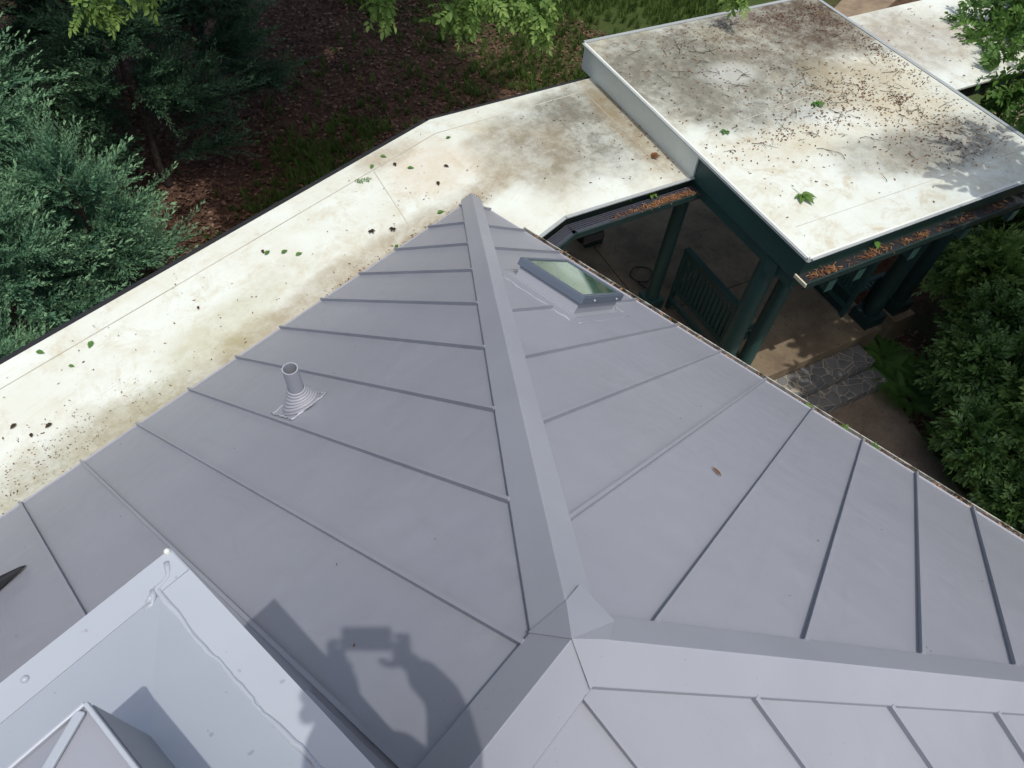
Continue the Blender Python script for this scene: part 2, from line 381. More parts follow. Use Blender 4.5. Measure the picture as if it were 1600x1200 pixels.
def grass_tuft(seed=3, n=9):
    r = np.random.default_rng(seed); P = []
    bv = np.array([[-.035, 0, 0], [.035, 0, 0], [.02, .1, .6], [0, .35, 1]]); bf = np.array([[0, 1, 2, 3]])
    for i in range(n):
        a = r.uniform(0, 6.28); c, s_ = math.cos(a), math.sin(a)
        M = np.array([[c, -s_, 0], [s_, c, 0], [0, 0, 1]])*r.uniform(.6, 1.2); P.append(((bv, bf, np.zeros(4)), M, (r.normal()*.12, r.normal()*.12, 0)))
    return combine(P)
def randdir(n, zlo=-1, zhi=1):
    a = rng.uniform(0, 2*np.pi, n); z = rng.uniform(zlo, zhi, n); q = np.sqrt(np.maximum(0, 1-z*z)); return np.stack([q*np.cos(a), q*np.sin(a), z], -1)

# ================================================================= SETTING
mb = MB(); nG = 24; gs = 1000.
xs = sorted(set([-gs, -300, -120] + [x for x in range(-72, 73, 3)] + [120, 300, gs]))
def gh(x, y): return 0.06*math.sin(x*.31+1)*math.cos(y*.27) + .05*math.sin(x*.9+y*.7)
nx = len(xs); gv = []
for y in xs:
    for x in xs: gv.append((x-6, y, GZ-.06+(gh(x, y) if max(abs(x), abs(y)) < 72 else 0)-.08))
mb.add(gv, [(j*nx+i, j*nx+i+1, (j+1)*nx+i+1, (j+1)*nx+i) for j in range(nx-1) for i in range(nx-1)])
tag(mb.build('ground', 'ground_mulch', smooth=True), 'dark brown mulch and leaf covered ground with patches of grass', kind='structure')
# porch slab under the canopies (frame turned 22.5 degrees) and path
DK = -6.4
mb = MB(); mb.prism([G(-4, -3.9)[:2], G(6.36, -3.9)[:2], G(6.36, 3.99)[:2], G(-4, 3.99)[:2]], GZ-.3, DK)
g_ = .03
mb.prism([G(6.36+g_, -3.9)[:2], G(13.25, -3.9)[:2], G(13.25, .38)[:2], G(6.36+g_, .38)[:2]], GZ-.3, DK-.003)
mb.prism([G(6.36+g_, .38+g_)[:2], G(13.25, .38+g_)[:2], G(13.25, 3.99)[:2], G(6.36+g_, 3.99)[:2]], GZ-.3, DK-.001)
mb.prism([G(13.26, -3.9)[:2], G(30, -3.9)[:2], G(30, .5)[:2], G(13.26, .5)[:2]], GZ-.3, DK-.004)
tag(mb.build('porch_slab', 'concrete', bevel=.015), 'tan concrete porch slab under the walkway canopies', kind='structure')
mb = MB(); mb.prism([(-1, 7.6), G(7.5, 5.0)[:2], G(12.86, 5.2)[:2], (-7.5, 13.2), (-6.2, 17), (-4.5, 22), (-1, 22)], GZ-.3, GZ+.0)
tag(mb.build('path', 'path_concrete'), 'brown concrete path leading away from the stone steps', kind='structure')
mb = MB(); mb.prism([(-29, -2.6), (-37, -3.4), (-60, -6), (-60, -2), (-36, -.9), (-31, -.6)], GZ-.2, GZ+.0)
tag(mb.build('far_pavement', 'concrete'), 'pale strip of paving beyond the raised canopy', kind='structure')

# ================================================================= METAL-ROOFED BUILDING
BL = 27.0; BT = 2*AP
B = Thing('metal_roof_building', (14, AP, GZ), 'building with a grey standing seam metal hip roof filling the foreground', 'building')
zA = lambda p, t: t*TP; zB = lambda p, t: p*TP; zC = lambda p, t: (BT-t)*TP
th = .10
# walls
mb = MB(); wi = 1.3
for a, b in (((wi, wi), (BL, wi)), ((BL, BT-wi), (wi, BT-wi)), ((wi, BT-wi), (wi, wi))):
    d = Vector((b[0]-a[0], b[1]-a[1], 0)).normalized(); n = Vector((-d.y, d.x, 0))*.25
    mb.prism([a, b, (b[0]+n.x, b[1]+n.y), (a[0]+n.x, a[1]+n.y)], GZ-.3, wi*TP-.25)
B.part('wall', mb, 'wall_siding')
mb = MB(); mb.prism([(.15, .15), (BL, .15), (BL, wi-.01), (wi-.01, wi-.01), (wi-.01, BT-wi), (.15, BT-.15)], -.42, -.38)
B.part('soffit', mb, 'dark_green_paint')
SD = 0.036; SH = .058
def seam(parent, a, b, nrm, name='seam'):
    mb = MB(); a = Vector(a)+Vector(nrm)*(SH/2); b = Vector(b)+Vector(nrm)*(SH/2); mb.bar(a, b, SD, SH, nrm)
    B.part(name, mb, 'coated_metal', parent)
nA = Vector((0, -TP, 1)).normalized(); nB = Vector((-TP, 0, 1)).normalized(); nC = Vector((0, TP, 1)).normalized()
# skylight footprint on face B
SKp0, SKp1, SKq0, SKq1 = 1.40, 2.86, 3.47, 4.80
# slope A
mb = MB(); mb.prism([(0, 0), (BL, 0), (BL, AP), (AP, AP)], lambda p, t: zA(p, t)-th, zA)
sa = B.part('roof_slope', mb, 'coated_metal'); sa['label'] = 'left roof slope with the vent pipe'
offA = 1.3489
for i in range(-1, 26):
    p = offA+i
    if p < .2 or p > BL: continue
    t1 = min(p-.30, AP-.22)
    seam(sa, (p, -.03, zA(0, -.03)), (p, t1, zA(0, t1)), nA)
# slope B (with hole for the skylight: four panels)
mb = MB()
def tri_b(poly): mb.prism(poly, lambda p, t: zB(p, t)-th, zB)
tri_b([(0, 0), (SKp0, SKp0), (SKp0, BT-SKp0), (0, BT)][::-1])
tri_b([(SKp0, SKp0), (SKp1, SKp1), (SKp1, SKq0), (SKp0, SKq0)][::-1])
tri_b([(SKp0, SKq1), (SKp1, SKq1), (SKp1, BT-SKp1), (SKp0, BT-SKp0)][::-1])
tri_b([(SKp1, SKp1), (AP, AP), (SKp1, BT-SKp1)][::-1])
sb = B.part('roof_slope', mb, 'coated_metal_hip'); sb['label'] = 'right hip end slope with the skylight'
for i in range(0, 17):
    q = .5305+.9987*i
    if q > BT-.3: continue
    p1 = min(q, BT-q)-.30
    if i == 3:
        seam(sb, (SKp1+.35, q, zB(SKp1+.35, 0)), (p1, q, zB(p1, 0)), nB); continue
    if i == 4:
        seam(sb, (-.03, q, zB(-.03, 0)), (SKp0-.25, q, zB(SKp0-.25, 0)), nB); seam(sb, (SKp1+.3, q, zB(SKp1+.3, 0)), (p1, q, zB(p1, 0)), nB); continue
    seam(sb, (-.03, q, zB(-.03, 0)), (p1, q, zB(p1, 0)), nB)
# slope C
mb = MB(); mb.prism([(0, BT), (AP, AP), (BL, AP), (BL, BT)], lambda p, t: zC(p, t)-th, zC)
sc_ = B.part('roof_slope', mb, 'coated_metal'); sc_['label'] = 'near roof slope behind the ridge'
for i in range(-1, 26):
    p = offA+i
    if p < .2 or p > BL: continue
    t1 = max(BT-p+.30, AP+.22)
    seam(sc_, (p, BT+.03, zC(0, BT+.03)), (p, t1, zC(0, t1)), nC)
# caps
cw = .235; ce = .06; cc = .15
def cap(name, P0, P1, wv, za, zb, crest):
    """P0,P1 plan points on the ridge line; wv plan vector to side a; za/zb height functions of both slopes"""
    pr = []
    for P in (P0, P1):
        a = (P[0]+wv[0], P[1]+wv[1]); b = (P[0]-wv[0], P[1]-wv[1])
        pr.append([(a[0], a[1], za(*a)-.02), (a[0], a[1], za(*a)+ce), (P[0], P[1], crest(*P)), (b[0], b[1], zb(*b)+ce), (b[0], b[1], zb(*b)-.02)])
    mb = MB(); mb.sweep(*pr); return B.part(name, mb, 'cap_metal', bevel=.006)
r2 = cw/math.sqrt(2)
cap('hip_cap', (-.10, -.10), (AP-.02, AP-.02), (r2, -r2), zA, zB, lambda p, t: p*TP+cc)
cap('hip_cap', (AP-.05, AP+.05), (-.1, BT+.1), (-r2, -r2), zB, zC, lambda p, t: p*TP+cc+.002)
cap('ridge_cap', (AP+.015, AP), (BL, AP), (0, -cw-.02), zA, zC, lambda p, t: AP*TP+cc+.02)
# junction patch: folded sheet over the meeting caps
mb = MB(); pa = (8.0, 8.0, 8.0*TP+cc+.012); pb = (7.78, 7.98, zB(7.78, 0)+.135); pcx = (7.83, 8.31, zB(7.83, 0)+.115)
pd = (8.02, 8.36, 8.02*TP+cc+.016); pe = (8.22, 8.19, AP*TP+cc+.036); pf = (8.28, AP-cw-.03, zA(0, AP-cw-.03)+ce+.012)
pg = (8.1, AP+cw+.02, zC(0, AP+cw+.02)+ce+.03)
lo = lambda q: (q[0], q[1], q[2]-.012)
pg = (8.30, AP+cw+.02, zC(0, AP+cw+.02)+ce+.03)
for P in ((pa, pb, pcx, pe), (pcx, pd, pe), (pa, pe, pf), (pd, pg, pe)):
    mb.sweep([lo(q) for q in P], list(P))
B.part('corner_patch', mb, 'cap_metal')
# eave trims
mb = MB(); mb.bar((-.02, 0, -.09), (-.02, BT, -.09), .05, .16); mb.bar((0, -.02, -.09), (BL, -.02, -.09), .05, .16)
B.part('eave_trim', mb, 'flashing_lilac')
mb = MB(); y0, y1 = 1.35, BT+.2
mb.prism([(-.26, y0), (-.045, y0), (-.045, y1), (-.26, y1)], -.34, -.30); mb.prism([(-.275, y0), (-.255, y0), (-.255, y1), (-.275, y1)], -.34, -.15)
gut = B.part('gutter', mb, 'gutter_old')
# vent pipe
vp = (6.96, 3.12); vz = zA(*vp)
mb = MB(); n = 28; ro, ri = .103, .088; z0, z1 = vz-.05, vz+.80
for (ra, za_, rb, zb_) in ((ro, z0, ro, z1), (ro, z1, ri, z1), (ri, z1, ri, z1-.6)):
    mb.add([(vp[0]+r*math.cos(6.2832*i/n), vp[1]+r*math.sin(6.2832*i/n), zz) for r, zz in ((ra, za_), (rb, zb_)) for i in range(n)], [(i, (i+1) % n, n+(i+1) % n, n+i) for i in range(n)])
mb.add([(vp[0]+ri*math.cos(6.2832*i/n), vp[1]+ri*math.sin(6.2832*i/n), z1-.6) for i in range(n)], [tuple(range(n))])
pipe = B.part('vent_pipe', mb, 'cap_metal', recalc=False, smooth=True)
m_ = pipe.modifiers.new('es', 'EDGE_SPLIT'); m_.split_angle = R_(40)
# ribbed rubber boot: rings that go from level (top) to roof plane (bottom)
mb = MB(); rings = []; K = 26
for j in range(K+1):
    u = j/K; r = .108+ (.27-.108)*u**1.25 + (.014 if (j % 4) in (1, 2) and j < 24 else 0)
    tilt = min(1, u*1.3); hc = vz+.36*(1-u)+.02
    ring = []
    for i in range(n):
        a = 6.2832*i/n; x, y = r*math.cos(a), r*math.sin(a); ring.append((vp[0]+x, vp[1]+y, hc+y*TP*tilt+.01))
    rings += ring
mb.add(rings, [(j*n+i, j*n+(i+1) % n, (j+1)*n+(i+1) % n, (j+1)*n+i) for j in range(K) for i in range(n)])
B.part('pipe_boot', mb, 'flashing_lilac', pipe, smooth=True)
mb = MB(); fl = [(vp[0]+x, vp[1]+y, zA(0, vp[1]+y)+.016) for x, y in ((-.25, -.31), (.31, -.28), (.29, .25), (-.27, .22))]
fb = [(x, y, z_-.03) for x, y, z_ in fl]; mb.sweep(fb, fl); B.part('pipe_flange', mb, 'flashing_lilac', pipe, bevel=.01)
mb = MB(); pts = []
for i in range(60):
    u = i/60*4; s_ = int(u); f = u-s_; A_, B_ = fl[s_ % 4], fl[(s_+1) % 4]
    pts.append((A_[0]+(B_[0]-A_[0])*f+random.gauss(0, .01), A_[1]+(B_[1]-A_[1])*f+random.gauss(0, .01), 0))
pts = [(x, y, zA(0, y)+.02) for x, y, _ in pts]; pts.append(pts[0]); mb.tube(pts, [random.uniform(.008, .022) for _ in pts], 6)
B.part('sealant', mb, 'sealant', pipe, smooth=True)
# ------------------------------------------------ skylight
def bp(p, q, off=0.):    # point on slope B raised along the normal
    v = Vector((p, q, zB(p, q)))+nB*off; return (v.x, v.y, v.z)
ub = Vector((1, 0, TP)).normalized(); vb = Vector((0, 1, 0))
mb = MB(); cx = [(SKp0, SKq0), (SKp1, SKq0), (SKp1, SKq1), (SKp0, SKq1)]
def ring_b(o0, o1, h0, h1, tw):
    """a frame on slope B: outset o0, height h0..h1, width tw"""
    k_ = math.cos(math.atan(TP))
    O_ = [(SKp0-o0*k_, SKq0-o0), (SKp1+o0*k_, SKq0-o0), (SKp1+o0*k_, SKq1+o0), (SKp0-o0*k_, SKq1+o0)]
    I_ = [(SKp0-(o0-tw)*k_, SKq0-(o0-tw)), (SKp1+(o0-tw)*k_, SKq0-(o0-tw)), (SKp1+(o0-tw)*k_, SKq1+(o0-tw)), (SKp0-(o0-tw)*k_, SKq1+(o0-tw))]
    vs = [bp(*x, h0) for x in O_]+[bp(*x, h1) for x in O_]+[bp(*x, h1) for x in I_]+[bp(*x, h0) for x in I_]
    fs = []
    for i in range(4):
        j = (i+1) % 4; fs += [(i, j, 4+j, 4+i), (4+i, 4+j, 8+j, 8+i), (8+i, 8+j, 12+j, 12+i), (12+i, 12+j, j, i)]
    return vs, fs
mb.add(*ring_b(.0, 0, .205, .335, .10)); mb.add(*ring_b(-.02, 0, .33, .348, .07))
skf = B.part('skylight', mb, 'skylight_frame_metal', bevel=.014)
mb = MB(); mb.add(*ring_b(-.05, 0, -.05, .21, .06)); mb.add(*ring_b(.06, 0, .0, .012, .12)); B.part('curb', mb, 'cap_metal', skf)
mb = MB(); mb.sweep([bp(SKp0+.07, SKq0+.085, .315), bp(SKp1-.07, SKq0+.085, .315), bp(SKp1-.07, SKq1-.085, .315), bp(SKp0+.07, SKq1-.085, .315)],
    [bp(SKp0+.07, SKq0+.085, .33), bp(SKp1-.07, SKq0+.085, .33), bp(SKp1-.07, SKq1-.085, .33), bp(SKp0+.07, SKq1-.085, .33)])
B.part('glass', mb, 'skylight_glass', skf)
mb = MB(); sh = [(SKp0+.06, SKq0+.06), (SKp1-.06, SKq0+.06), (SKp1-.06, SKq1-.06), (SKp0+.06, SKq1-.06)]
top = [bp(*x, .19) for x in sh]; bot = [(x, q, -1.6) for x, q in sh]
mb.add(top+bot, [(i, (i+1) % 4, (i+1) % 4+4, i+4) for i in range(4)]+[(4, 5, 6, 7)]); B.part('shaft', mb, 'skylight_shaft', skf, recalc=False)
for (p, q, d) in ((SKp0, SKq0+.2, 0), (SKp0, (SKq0+SKq1)/2, 0), (SKp0, SKq1-.15, 0), (SKp0+.25, SKq1, 1), (SKp1-.4, SKq1, 1), (SKp0+.25, SKq0, 2), (SKp1-.4, SKq0, 2)):
    mb = MB(); a = Vector(bp(p, q, .27)); dr = -ub if d == 0 else (vb if d == 1 else -vb); mb.tube([a-dr*.01, a+dr*.014], .016, 8); B.part('screw', mb, 'screw_metal', skf)
# ragged lilac sealant smears round the curb
mb = MB(); k_ = .2
for seg in (((SKp0-.22, SKq0-.1), (SKp0-.22, SKq1+.12)), ((SKp0-.2, SKq1+.2), (SKp1+.2, SKq1+.2)), ((SKp0-.2, SKq0-.18), (SKp1+.3, SKq0-.2)), ((SKp1+.3, SKq0-.2), (SKp1+.3, SKq1+.1))):
    pts = [bp(seg[0][0]+(seg[1][0]-seg[0][0])*u/14+random.gauss(0, .02), seg[0][1]+(seg[1][1]-seg[0][1])*u/14+random.gauss(0, .02), .002) for u in range(15)]
    mb.tube(pts, [random.uniform(.006, .018) for _ in pts], 6)
B.part('sealant', mb, 'cap_metal', skf, smooth=True)
# ------------------------------------------------ chimney chase
CP0, CT0, CH = 9.535, 7.08, 7.9; CP1, CT1 = 11.9, 8.85
mb = MB(); mb.prism([(CP0+.03, CT0+.03), (CP1-.03, CT0+.03), (CP1-.03, CT1-.03), (CP0+.03, CT1-.03)], 4.6, CH-.12)
ch = B.part('chimney', mb, 'coated_metal'); ch['label'] = 'square metal clad chimney close to the camera'
fw = .115
mb = MB(); Oq = [(CP0, CT0), (CP1, CT0), (CP1, CT1), (CP0, CT1)]; Iq = [(CP0+fw, CT0+fw), (CP1-fw, CT0+fw), (CP1-fw, CT1-fw), (CP0+fw, CT1-fw)]
Nq = [(9.905, 7.625), (CP1-.45, 7.625), (CP1-.45, CT1-.30), (9.905, CT1-.30)]
vs = [(x, y, CH-.22) for x, y in Oq]+[(x, y, CH) for x, y in Oq]+[(x, y, CH+.002) for x, y in Iq]+[(x, y, CH+.16) for x, y in Nq]
fs = []
for i in range(4):
    j = (i+1) % 4; fs += [(i, j, 4+j, 4+i), (4+i, 4+j, 8+j, 8+i), (8+i, 8+j, 12+j, 12+i)]
mb.add(vs, fs); B.part('chimney_cap', mb, 'chase_metal', ch)
mb = MB(); mb.prism([(CP0+.004, CT0+.004), (CP1, CT0+.004), (CP1, CT0+fw), (CP0+.004, CT0+fw)], CH+.001, CH+.007); B.part('cap_flange', mb, 'chase_metal', ch)
# base flashing where the chase meets the slope
mb = MB(); bpts = lambda p, t, o: (p, t, zA(p, t)+o)
mb.sweep([bpts(CP0-.13, 6.9, .0), bpts(CP0+.1, 6.9, .0), bpts(CP0+.1, 6.9, .1), bpts(CP0-.13, 6.9, .035)], [bpts(CP0-.13, AP-.2, .0), bpts(CP0+.1, AP-.2, .0), bpts(CP0+.1, AP-.2, .1), bpts(CP0-.13, AP-.2, .035)])
B.part('base_flashing', mb, 'cap_metal', ch)
# inner flue shroud: low pyramid with cap strips
SHh = 8.48; sq = [(9.905, 7.625), (CP1-.45, 7.625), (CP1-.45, CT1-.30), (9.905, CT1-.30)]
mb = MB(); mb.prism([(sq[0][0]-.004, sq[0][1]-.004), (sq[1][0]+.004, sq[1][1]-.004), (sq[2][0]+.004, sq[2][1]+.004), (sq[3][0]-.004, sq[3][1]+.004)], CH+.03, SHh-.03)
fl_ = B.part('flue_shroud', mb, 'coated_metal', ch)
cxm, cym = (sq[0][0]+sq[1][0])/2, (sq[1][1]+sq[2][1])/2
mb = MB(); o = .0; top = [(x, y, SHh) for x, y in sq]; ap_ = (cxm, cym, SHh+.16)
mb.add([(x, y, SHh-.025) for x, y in sq]+top+[ap_], [(0, 1, 5, 4), (1, 2, 6, 5), (2, 3, 7, 6), (3, 0, 4, 7), (4, 5, 8), (5, 6, 8), (6, 7, 8), (7, 4, 8)])
B.part('shroud_roof', mb, 'coated_metal', ch)
mb = MB()
for i in range(4):
    a = Vector((*sq[i], SHh+.008)); b = Vector((*sq[(i+1) % 4], SHh+.008)); mb.bar(a, b, .012, .02)
    c_ = Vector(ap_); mb.bar(a+(c_-a)*.02, c_, .024, .012)
B.part('shroud_trim', mb, 'chase_metal', ch, bevel=.004)
# wobbly sealant bead
def bead(parent, P, r0, name='sealant_bead', seedv=0):
    random.seed(seedv); pts = []; rad = []
    for i in range(len(P)-1):
        a, b = Vector(P[i]), Vector(P[i+1]); L = (b-a).length; n_ = max(2, int(L/.02)); d = (b-a).normalized(); sd = Vector((-d.y, d.x, 0))
        for j in range(n_):
            u = (i*97+j); wv = .0035*math.sin(u*.33)+.0025*math.sin(u*.9+1)+random.gauss(0, .0012)
            pts.append(a+(b-a)*(j/n_)+sd*wv); rad.append(r0*(1+.25*math.sin(u*.5)+.2*math.sin(u*.23))+random.uniform(0, .001))
    mb = MB(); mb.tube([(p.x, p.y, p.z-r_*.40) for p, r_ in zip(pts, rad)], rad, 10); return B.part(name, mb, 'sealant', parent, smooth=True)
zc = CH+.006
bead(ch, [(9.655, 7.165, zc), (9.66, 7.5, zc+.001), (9.65, 8.0, zc+.001), (9.645, 8.7, zc)], .0085, seedv=3)
bead(ch, [(9.575, 7.115, zc+.001), (9.60, 7.16, zc+.001), (9.655, 7.172, zc+.001), (9.72, 7.20, zc+.006)], .010, seedv=4)
bead(ch, [(9.66, 7.17, zc+.006), (9.69, 7.21, zc+.004), (9.74, 7.20, zc+.002)], .009, seedv=5)
mb = MB(); mb.tube([(9.55, 7.09, CH-.01), (9.55, 7.09, CH+.02), (9.55, 7.09, CH+.028)], [.012, .011, .004], 10); B.part('sealant_dab', mb, 'membrane_edge', ch, smooth=True)
for p, t in ((10.08, 7.13), (10.7, 7.14), (11.3, 7.13)):
    mb = MB(); mb.tube([(p, t, CH), (p, t, CH+.012), (p, t, CH+.018)], [.013, .012, .006], 10); B.part('screw', mb, 'chase_metal', ch, smooth=True)
# rain diverter at the far left of the slope
mb = MB(); q0 = (10.62, 2.12)
zz = lambda p, t, o: (p, t, zA(p, t)+o)
mb.add([zz(10.60, 2.10, .02), zz(11.6, 1.95, .02), zz(11.6, 2.42, .02), zz(10.66, 2.12, .10), zz(11.6, 2.05, .42), zz(11.6, 2.30, .36), zz(10.66, 2.16, .05)],
       [(0, 1, 4, 3), (3, 4, 5, 6), (6, 5, 2), (0, 3, 6), (1, 2, 5, 4), (0, 6, 2, 1)])
ld = B.part('rain_diverter', mb, 'black_metal', bevel=.01); ld['label'] = 'dark pointed metal tip at the left edge of the picture'

# ================================================================= LOWER WALKWAY CANOPY
LR = -.5
K_ = Thing('covered_walkway', (0, -1.2, GZ), 'low flat white roofed walkway wrapping round the metal roof and passing the raised canopy', 'walkway canopy')
outer = [(27, -3.40), (-2.09, -3.40), (-7.04, -1.64), (-16.45, 2.14), (-24, 5.2)]
inner = [(-21, 9.1), (-14.4, 6.42), (-5.12, 2.99), (-1.52, 1.56), (1.25, 1.56), (1.25, 1.2), (27, 1.2)]
# membrane in two sheets so that it stops under the raised canopy
eL, eR = 5.80, 14.38
mb = MB(); mb.prism([(27, -3.40), (-2.09, -3.40), G(eL+.02, -4.17)[:2], G(eL+.02, .78)[:2], (-1.52, 1.56), (1.25, 1.56), (1.25, 1.2), (27, 1.2)], LR-.06, LR)
mb.prism([G(eR-.1, -4.3)[:2], G(26, -4.4)[:2], G(26, .40)[:2], G(eR-.1, .39)[:2]], LR-.06, LR)
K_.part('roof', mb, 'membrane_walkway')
mb = MB(); mb.prism([(27, -3.36), (-2.07, -3.36), G(eL+.0, -4.13)[:2], G(eL+.0, .72)[:2], (-1.5, 1.5), (1.2, 1.5), (1.2, 1.1), (27, 1.1)], LR-.5, LR-.064)
mb.prism([G(eR, -4.2)[:2], G(26, -4.3)[:2], G(26, .30)[:2], G(eR, .30)[:2]], LR-.5, LR-.064)
K_.part('fascia', mb, 'dark_green_paint')
# membrane lap lines and edge strips (raised 4 mm)
def ribbon(mb, P, w, z, hgt=.02, side=1):
    for i in range(len(P)-1):
        a, b = Vector((*P[i][:2], 0)), Vector((*P[i+1][:2], 0)); d = (b-a).normalized(); n_ = Vector((-d.y, d.x, 0))*side
        mb.prism([a[:2], b[:2], (b+n_*w)[:2], (a+n_*w)[:2]], z, z+hgt)
    return mb
mb = MB()
for P in ([(27, -2.86), (-1.75, -2.86), G(5.2, -3.62)], [G(5.2, -3.62), G(5.25, .4)], [(.45, -2.8), (1.25, -.75)], [(14, -.30), (1.7, -.30)]):
    for a_, b_ in zip(P, P[1:]):
        a_, b_ = Vector((*a_[:2], LR+.004)), Vector((*b_[:2], LR+.004)); mb.bar(a_, b_, .016, .012)
K_.part('lap_seam', mb, 'lap_line')
mb = MB(); ribbon(mb, [G(eL+.02, .79), (-1.54, 1.56), (.4, 1.56)], .09, LR+.003, .03, 1); K_.part('edge_trim', mb, 'edge_metal_grey')
# thin dark gutter on the outer side
mb = MB(); ribbon(mb, [(27, -3.41), (-2.09, -3.41), G(eL, -4.17)], .20, LR-.26, .18, 1); K_.part('gutter', mb, 'black_metal')
# wide gutter with ribbed guard on the inner side
g0 = [G(eL+.0, .84), (-1.56, 1.63), (.3, 1.63)]
mb = ribbon(MB(), g0, .36, LR-.24, .02, 1)
for w_ in (.05, .11, .17, .23): 
    P = [Vector((*q[:2], 0)) for q in g0]
    off = [P[0]+(Vector(G(0, 1)))*w_, P[1]+Vector((.25, 1, 0)).normalized()*w_*1.02, P[2]+Vector((0, 1, 0))*w_]
    for a, b in zip(off, off[1:]): mb.bar((a.x, a.y, LR-.20), (b.x, b.y, LR-.20), .018, .03)
igut = K_.part('gutter', mb, 'gutter_guard')
mb = MB(); P = [Vector((*q[:2], 0)) for q in g0]; off = [P[0]+Vector(G(0, 1))*.385, P[1]+Vector((.25, 1, 0)).normalized()*.39, P[2]+Vector((0, 1, 0))*.385]
for a, b in zip(off, off[1:]): mb.bar((a.x, a.y, LR-.24), (b.x, b.y, LR-.27), .035, .16)
K_.part('gutter_lip', mb, 'dark_green_paint', igut)
def column(T, e, f, r, z0=DK, z1=-1.05, mat='green_paint', base=True):
    mb = MB(); c = G(e, f); mb.tube([(c[0], c[1], z0+.1), (c[0], c[1], z0+2), (c[0], c[1], z1)], [r, r, r*.9], 24)
    o = T.part('column', mb, mat, smooth=True); m_ = o.modifiers.new('es', 'EDGE_SPLIT'); m_.split_angle = R_(40)
    if base:
        mb = MB(); mb.box((c[0], c[1], z0+.22), (G(1, 0), G(0, 1), (0, 0, 1)), (r*1.45, r*1.45, .22)); T.part('base', mb, mat, o, bevel=.02)
    return o
column(K_, 6.62, -.05, .21); column(K_, 2.55, -.25, .26); column(K_, -1.0, -3.2, .2)
# beam ends / flood lamp under the fascia
F_ = Thing('flood_lamp', (-2.3, 2.25, -1.5), 'black flood lamp under the gutter of the white walkway roof', 'lamp')
mb = MB(); mb.box((-2.25, 1.95, -1.28), (G(1, 0), G(0, 1, .25), (0, 0, 1)), (.30, .16, .13)); F_.part('lamp_body', mb, 'black_metal', bevel=.03)
mb = MB(); mb.bar((-2.2, 1.78, -1.2), (-2.1, 1.45, -1.0), .05, .05); F_.part('bracket', mb, 'black_metal')

# ================================================================= RAISED CANOPY
UR = .22
U_ = Thing('raised_canopy', G(10, 0, GZ), 'large raised flat roof with dirty white membrane and green posts', 'canopy')
f0, f1 = -4.75, 4.80
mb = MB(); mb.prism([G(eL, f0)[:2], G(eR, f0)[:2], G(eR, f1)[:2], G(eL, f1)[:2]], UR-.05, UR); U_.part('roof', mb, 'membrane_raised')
mb = MB(); mb.prism([G(eL+.05, f0+.05)[:2], G(eR-.05, f0+.05)[:2], G(eR-.05, f1-.05)[:2], G(eL+.05, f1-.05)[:2]], UR-.80, UR-.054); U_.part('fascia', mb, 'green_paint')
# white membrane upstand over the left side where the low roof meets it
mb = MB(); mb.prism([G(eL-.012, f0)[:2], G(eL+.046, f0)[:2], G(eL+.046, .80)[:2], G(eL-.012, .80)[:2]], LR-.02, UR-.045); U_.part('upstand', mb, 'membrane_edge')
mb = MB()
for a, b, w_ in ((G(eL, f0), G(eL, f1), .12), (G(eL, f1), G(eR, f1), .12), (G(eR, f1), G(eR, f0), .12), (G(eR, f0), G(eL, f0), .12)):
    ribbon(mb, [a, b], w_, UR+.002, .022, -1 if True else 1)
et = U_.part('edge_trim', mb, 'edge_metal_grey')
mb = MB()
for a, b in ((G(eL-.03, f0), G(eL-.03, f1+.03)), (G(eL-.03, f1+.03), G(eR, f1+.03))):
    a, b = Vector((a[0], a[1], UR-.03)), Vector((b[0], b[1], UR-.03)); mb.bar(a, b, .055, .12)
U_.part('drip_edge', mb, 'membrane_edge')
# lap lines on the membrane
mb = MB(); a, b = G(6.4, .2), G(11.2, -.25); ribbon(mb, [a, b], .02, UR+.001, .006); ribbon(mb, [G(6.2, 3.9), G(14, 3.9)], .012, UR+.001, .004)
U_.part('lap_seam', mb, 'lap_line')
# gutter along the near side
mb = MB(); ge0, ge1 = eL-.25, eR+.35
mb.prism([G(ge0, f1+.06)[:2], G(ge1, f1+.06)[:2], G(ge1, f1+.36)[:2], G(ge0, f1+.36)[:2]], -.22, -.19)
ug = U_.part('gutter', mb, 'black_metal')
mb = MB(); mb.prism([G(ge0, f1+.36)[:2], G(ge1, f1+.36)[:2], G(ge1, f1+.40)[:2], G(ge0, f1+.40)[:2]], -.30, -.13); U_.part('gutter_lip', mb, 'dark_green_paint', ug)
mb = MB(); mb.prism([G(ge0-.035, f1+.05)[:2], G(ge0, f1+.05)[:2], G(ge0, f1+.41)[:2], G(ge0-.035, f1+.41)[:2]], -.20, -.115); U_.part('end_cap', mb, 'cream_paint', ug)
# beams and rafter ends
mb = MB(); mb.bar(G(5.9, 3.95, -.86), G(14.3, 3.95, -.86), .36, .42); U_.part('beam', mb, 'green_paint')
mb = MB(); mb.bar(G(6.15, -4.4, -.80), G(6.15, 4.6, -.80), .34, .36); U_.part('beam', mb, 'green_paint')
for e in (6.62, 7.52, 9.3, 11.1, 12.9):
    mb = MB(); mb.bar(G(e, 3.0, -.66), G(e, 5.10, -.66), .20, .30)
    rf = U_.part('rafter', mb, 'green_paint', bevel=.015)
    mb = MB(); mb.bar(G(e, 5.10, -.66), G(e, 5.13, -.66), .24, .34); U_.part('end_plate', mb, 'green_paint', rf)
column(U_, 6.30, 3.62, .27); column(U_, 7.36, 3.62, .22)
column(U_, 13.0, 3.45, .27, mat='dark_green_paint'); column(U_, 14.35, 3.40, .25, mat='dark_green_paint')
column(U_, 13.0, -3.4, .25, mat='dark_green_paint'); column(U_, 6.4, -3.6, .25, mat='dark_green_paint')
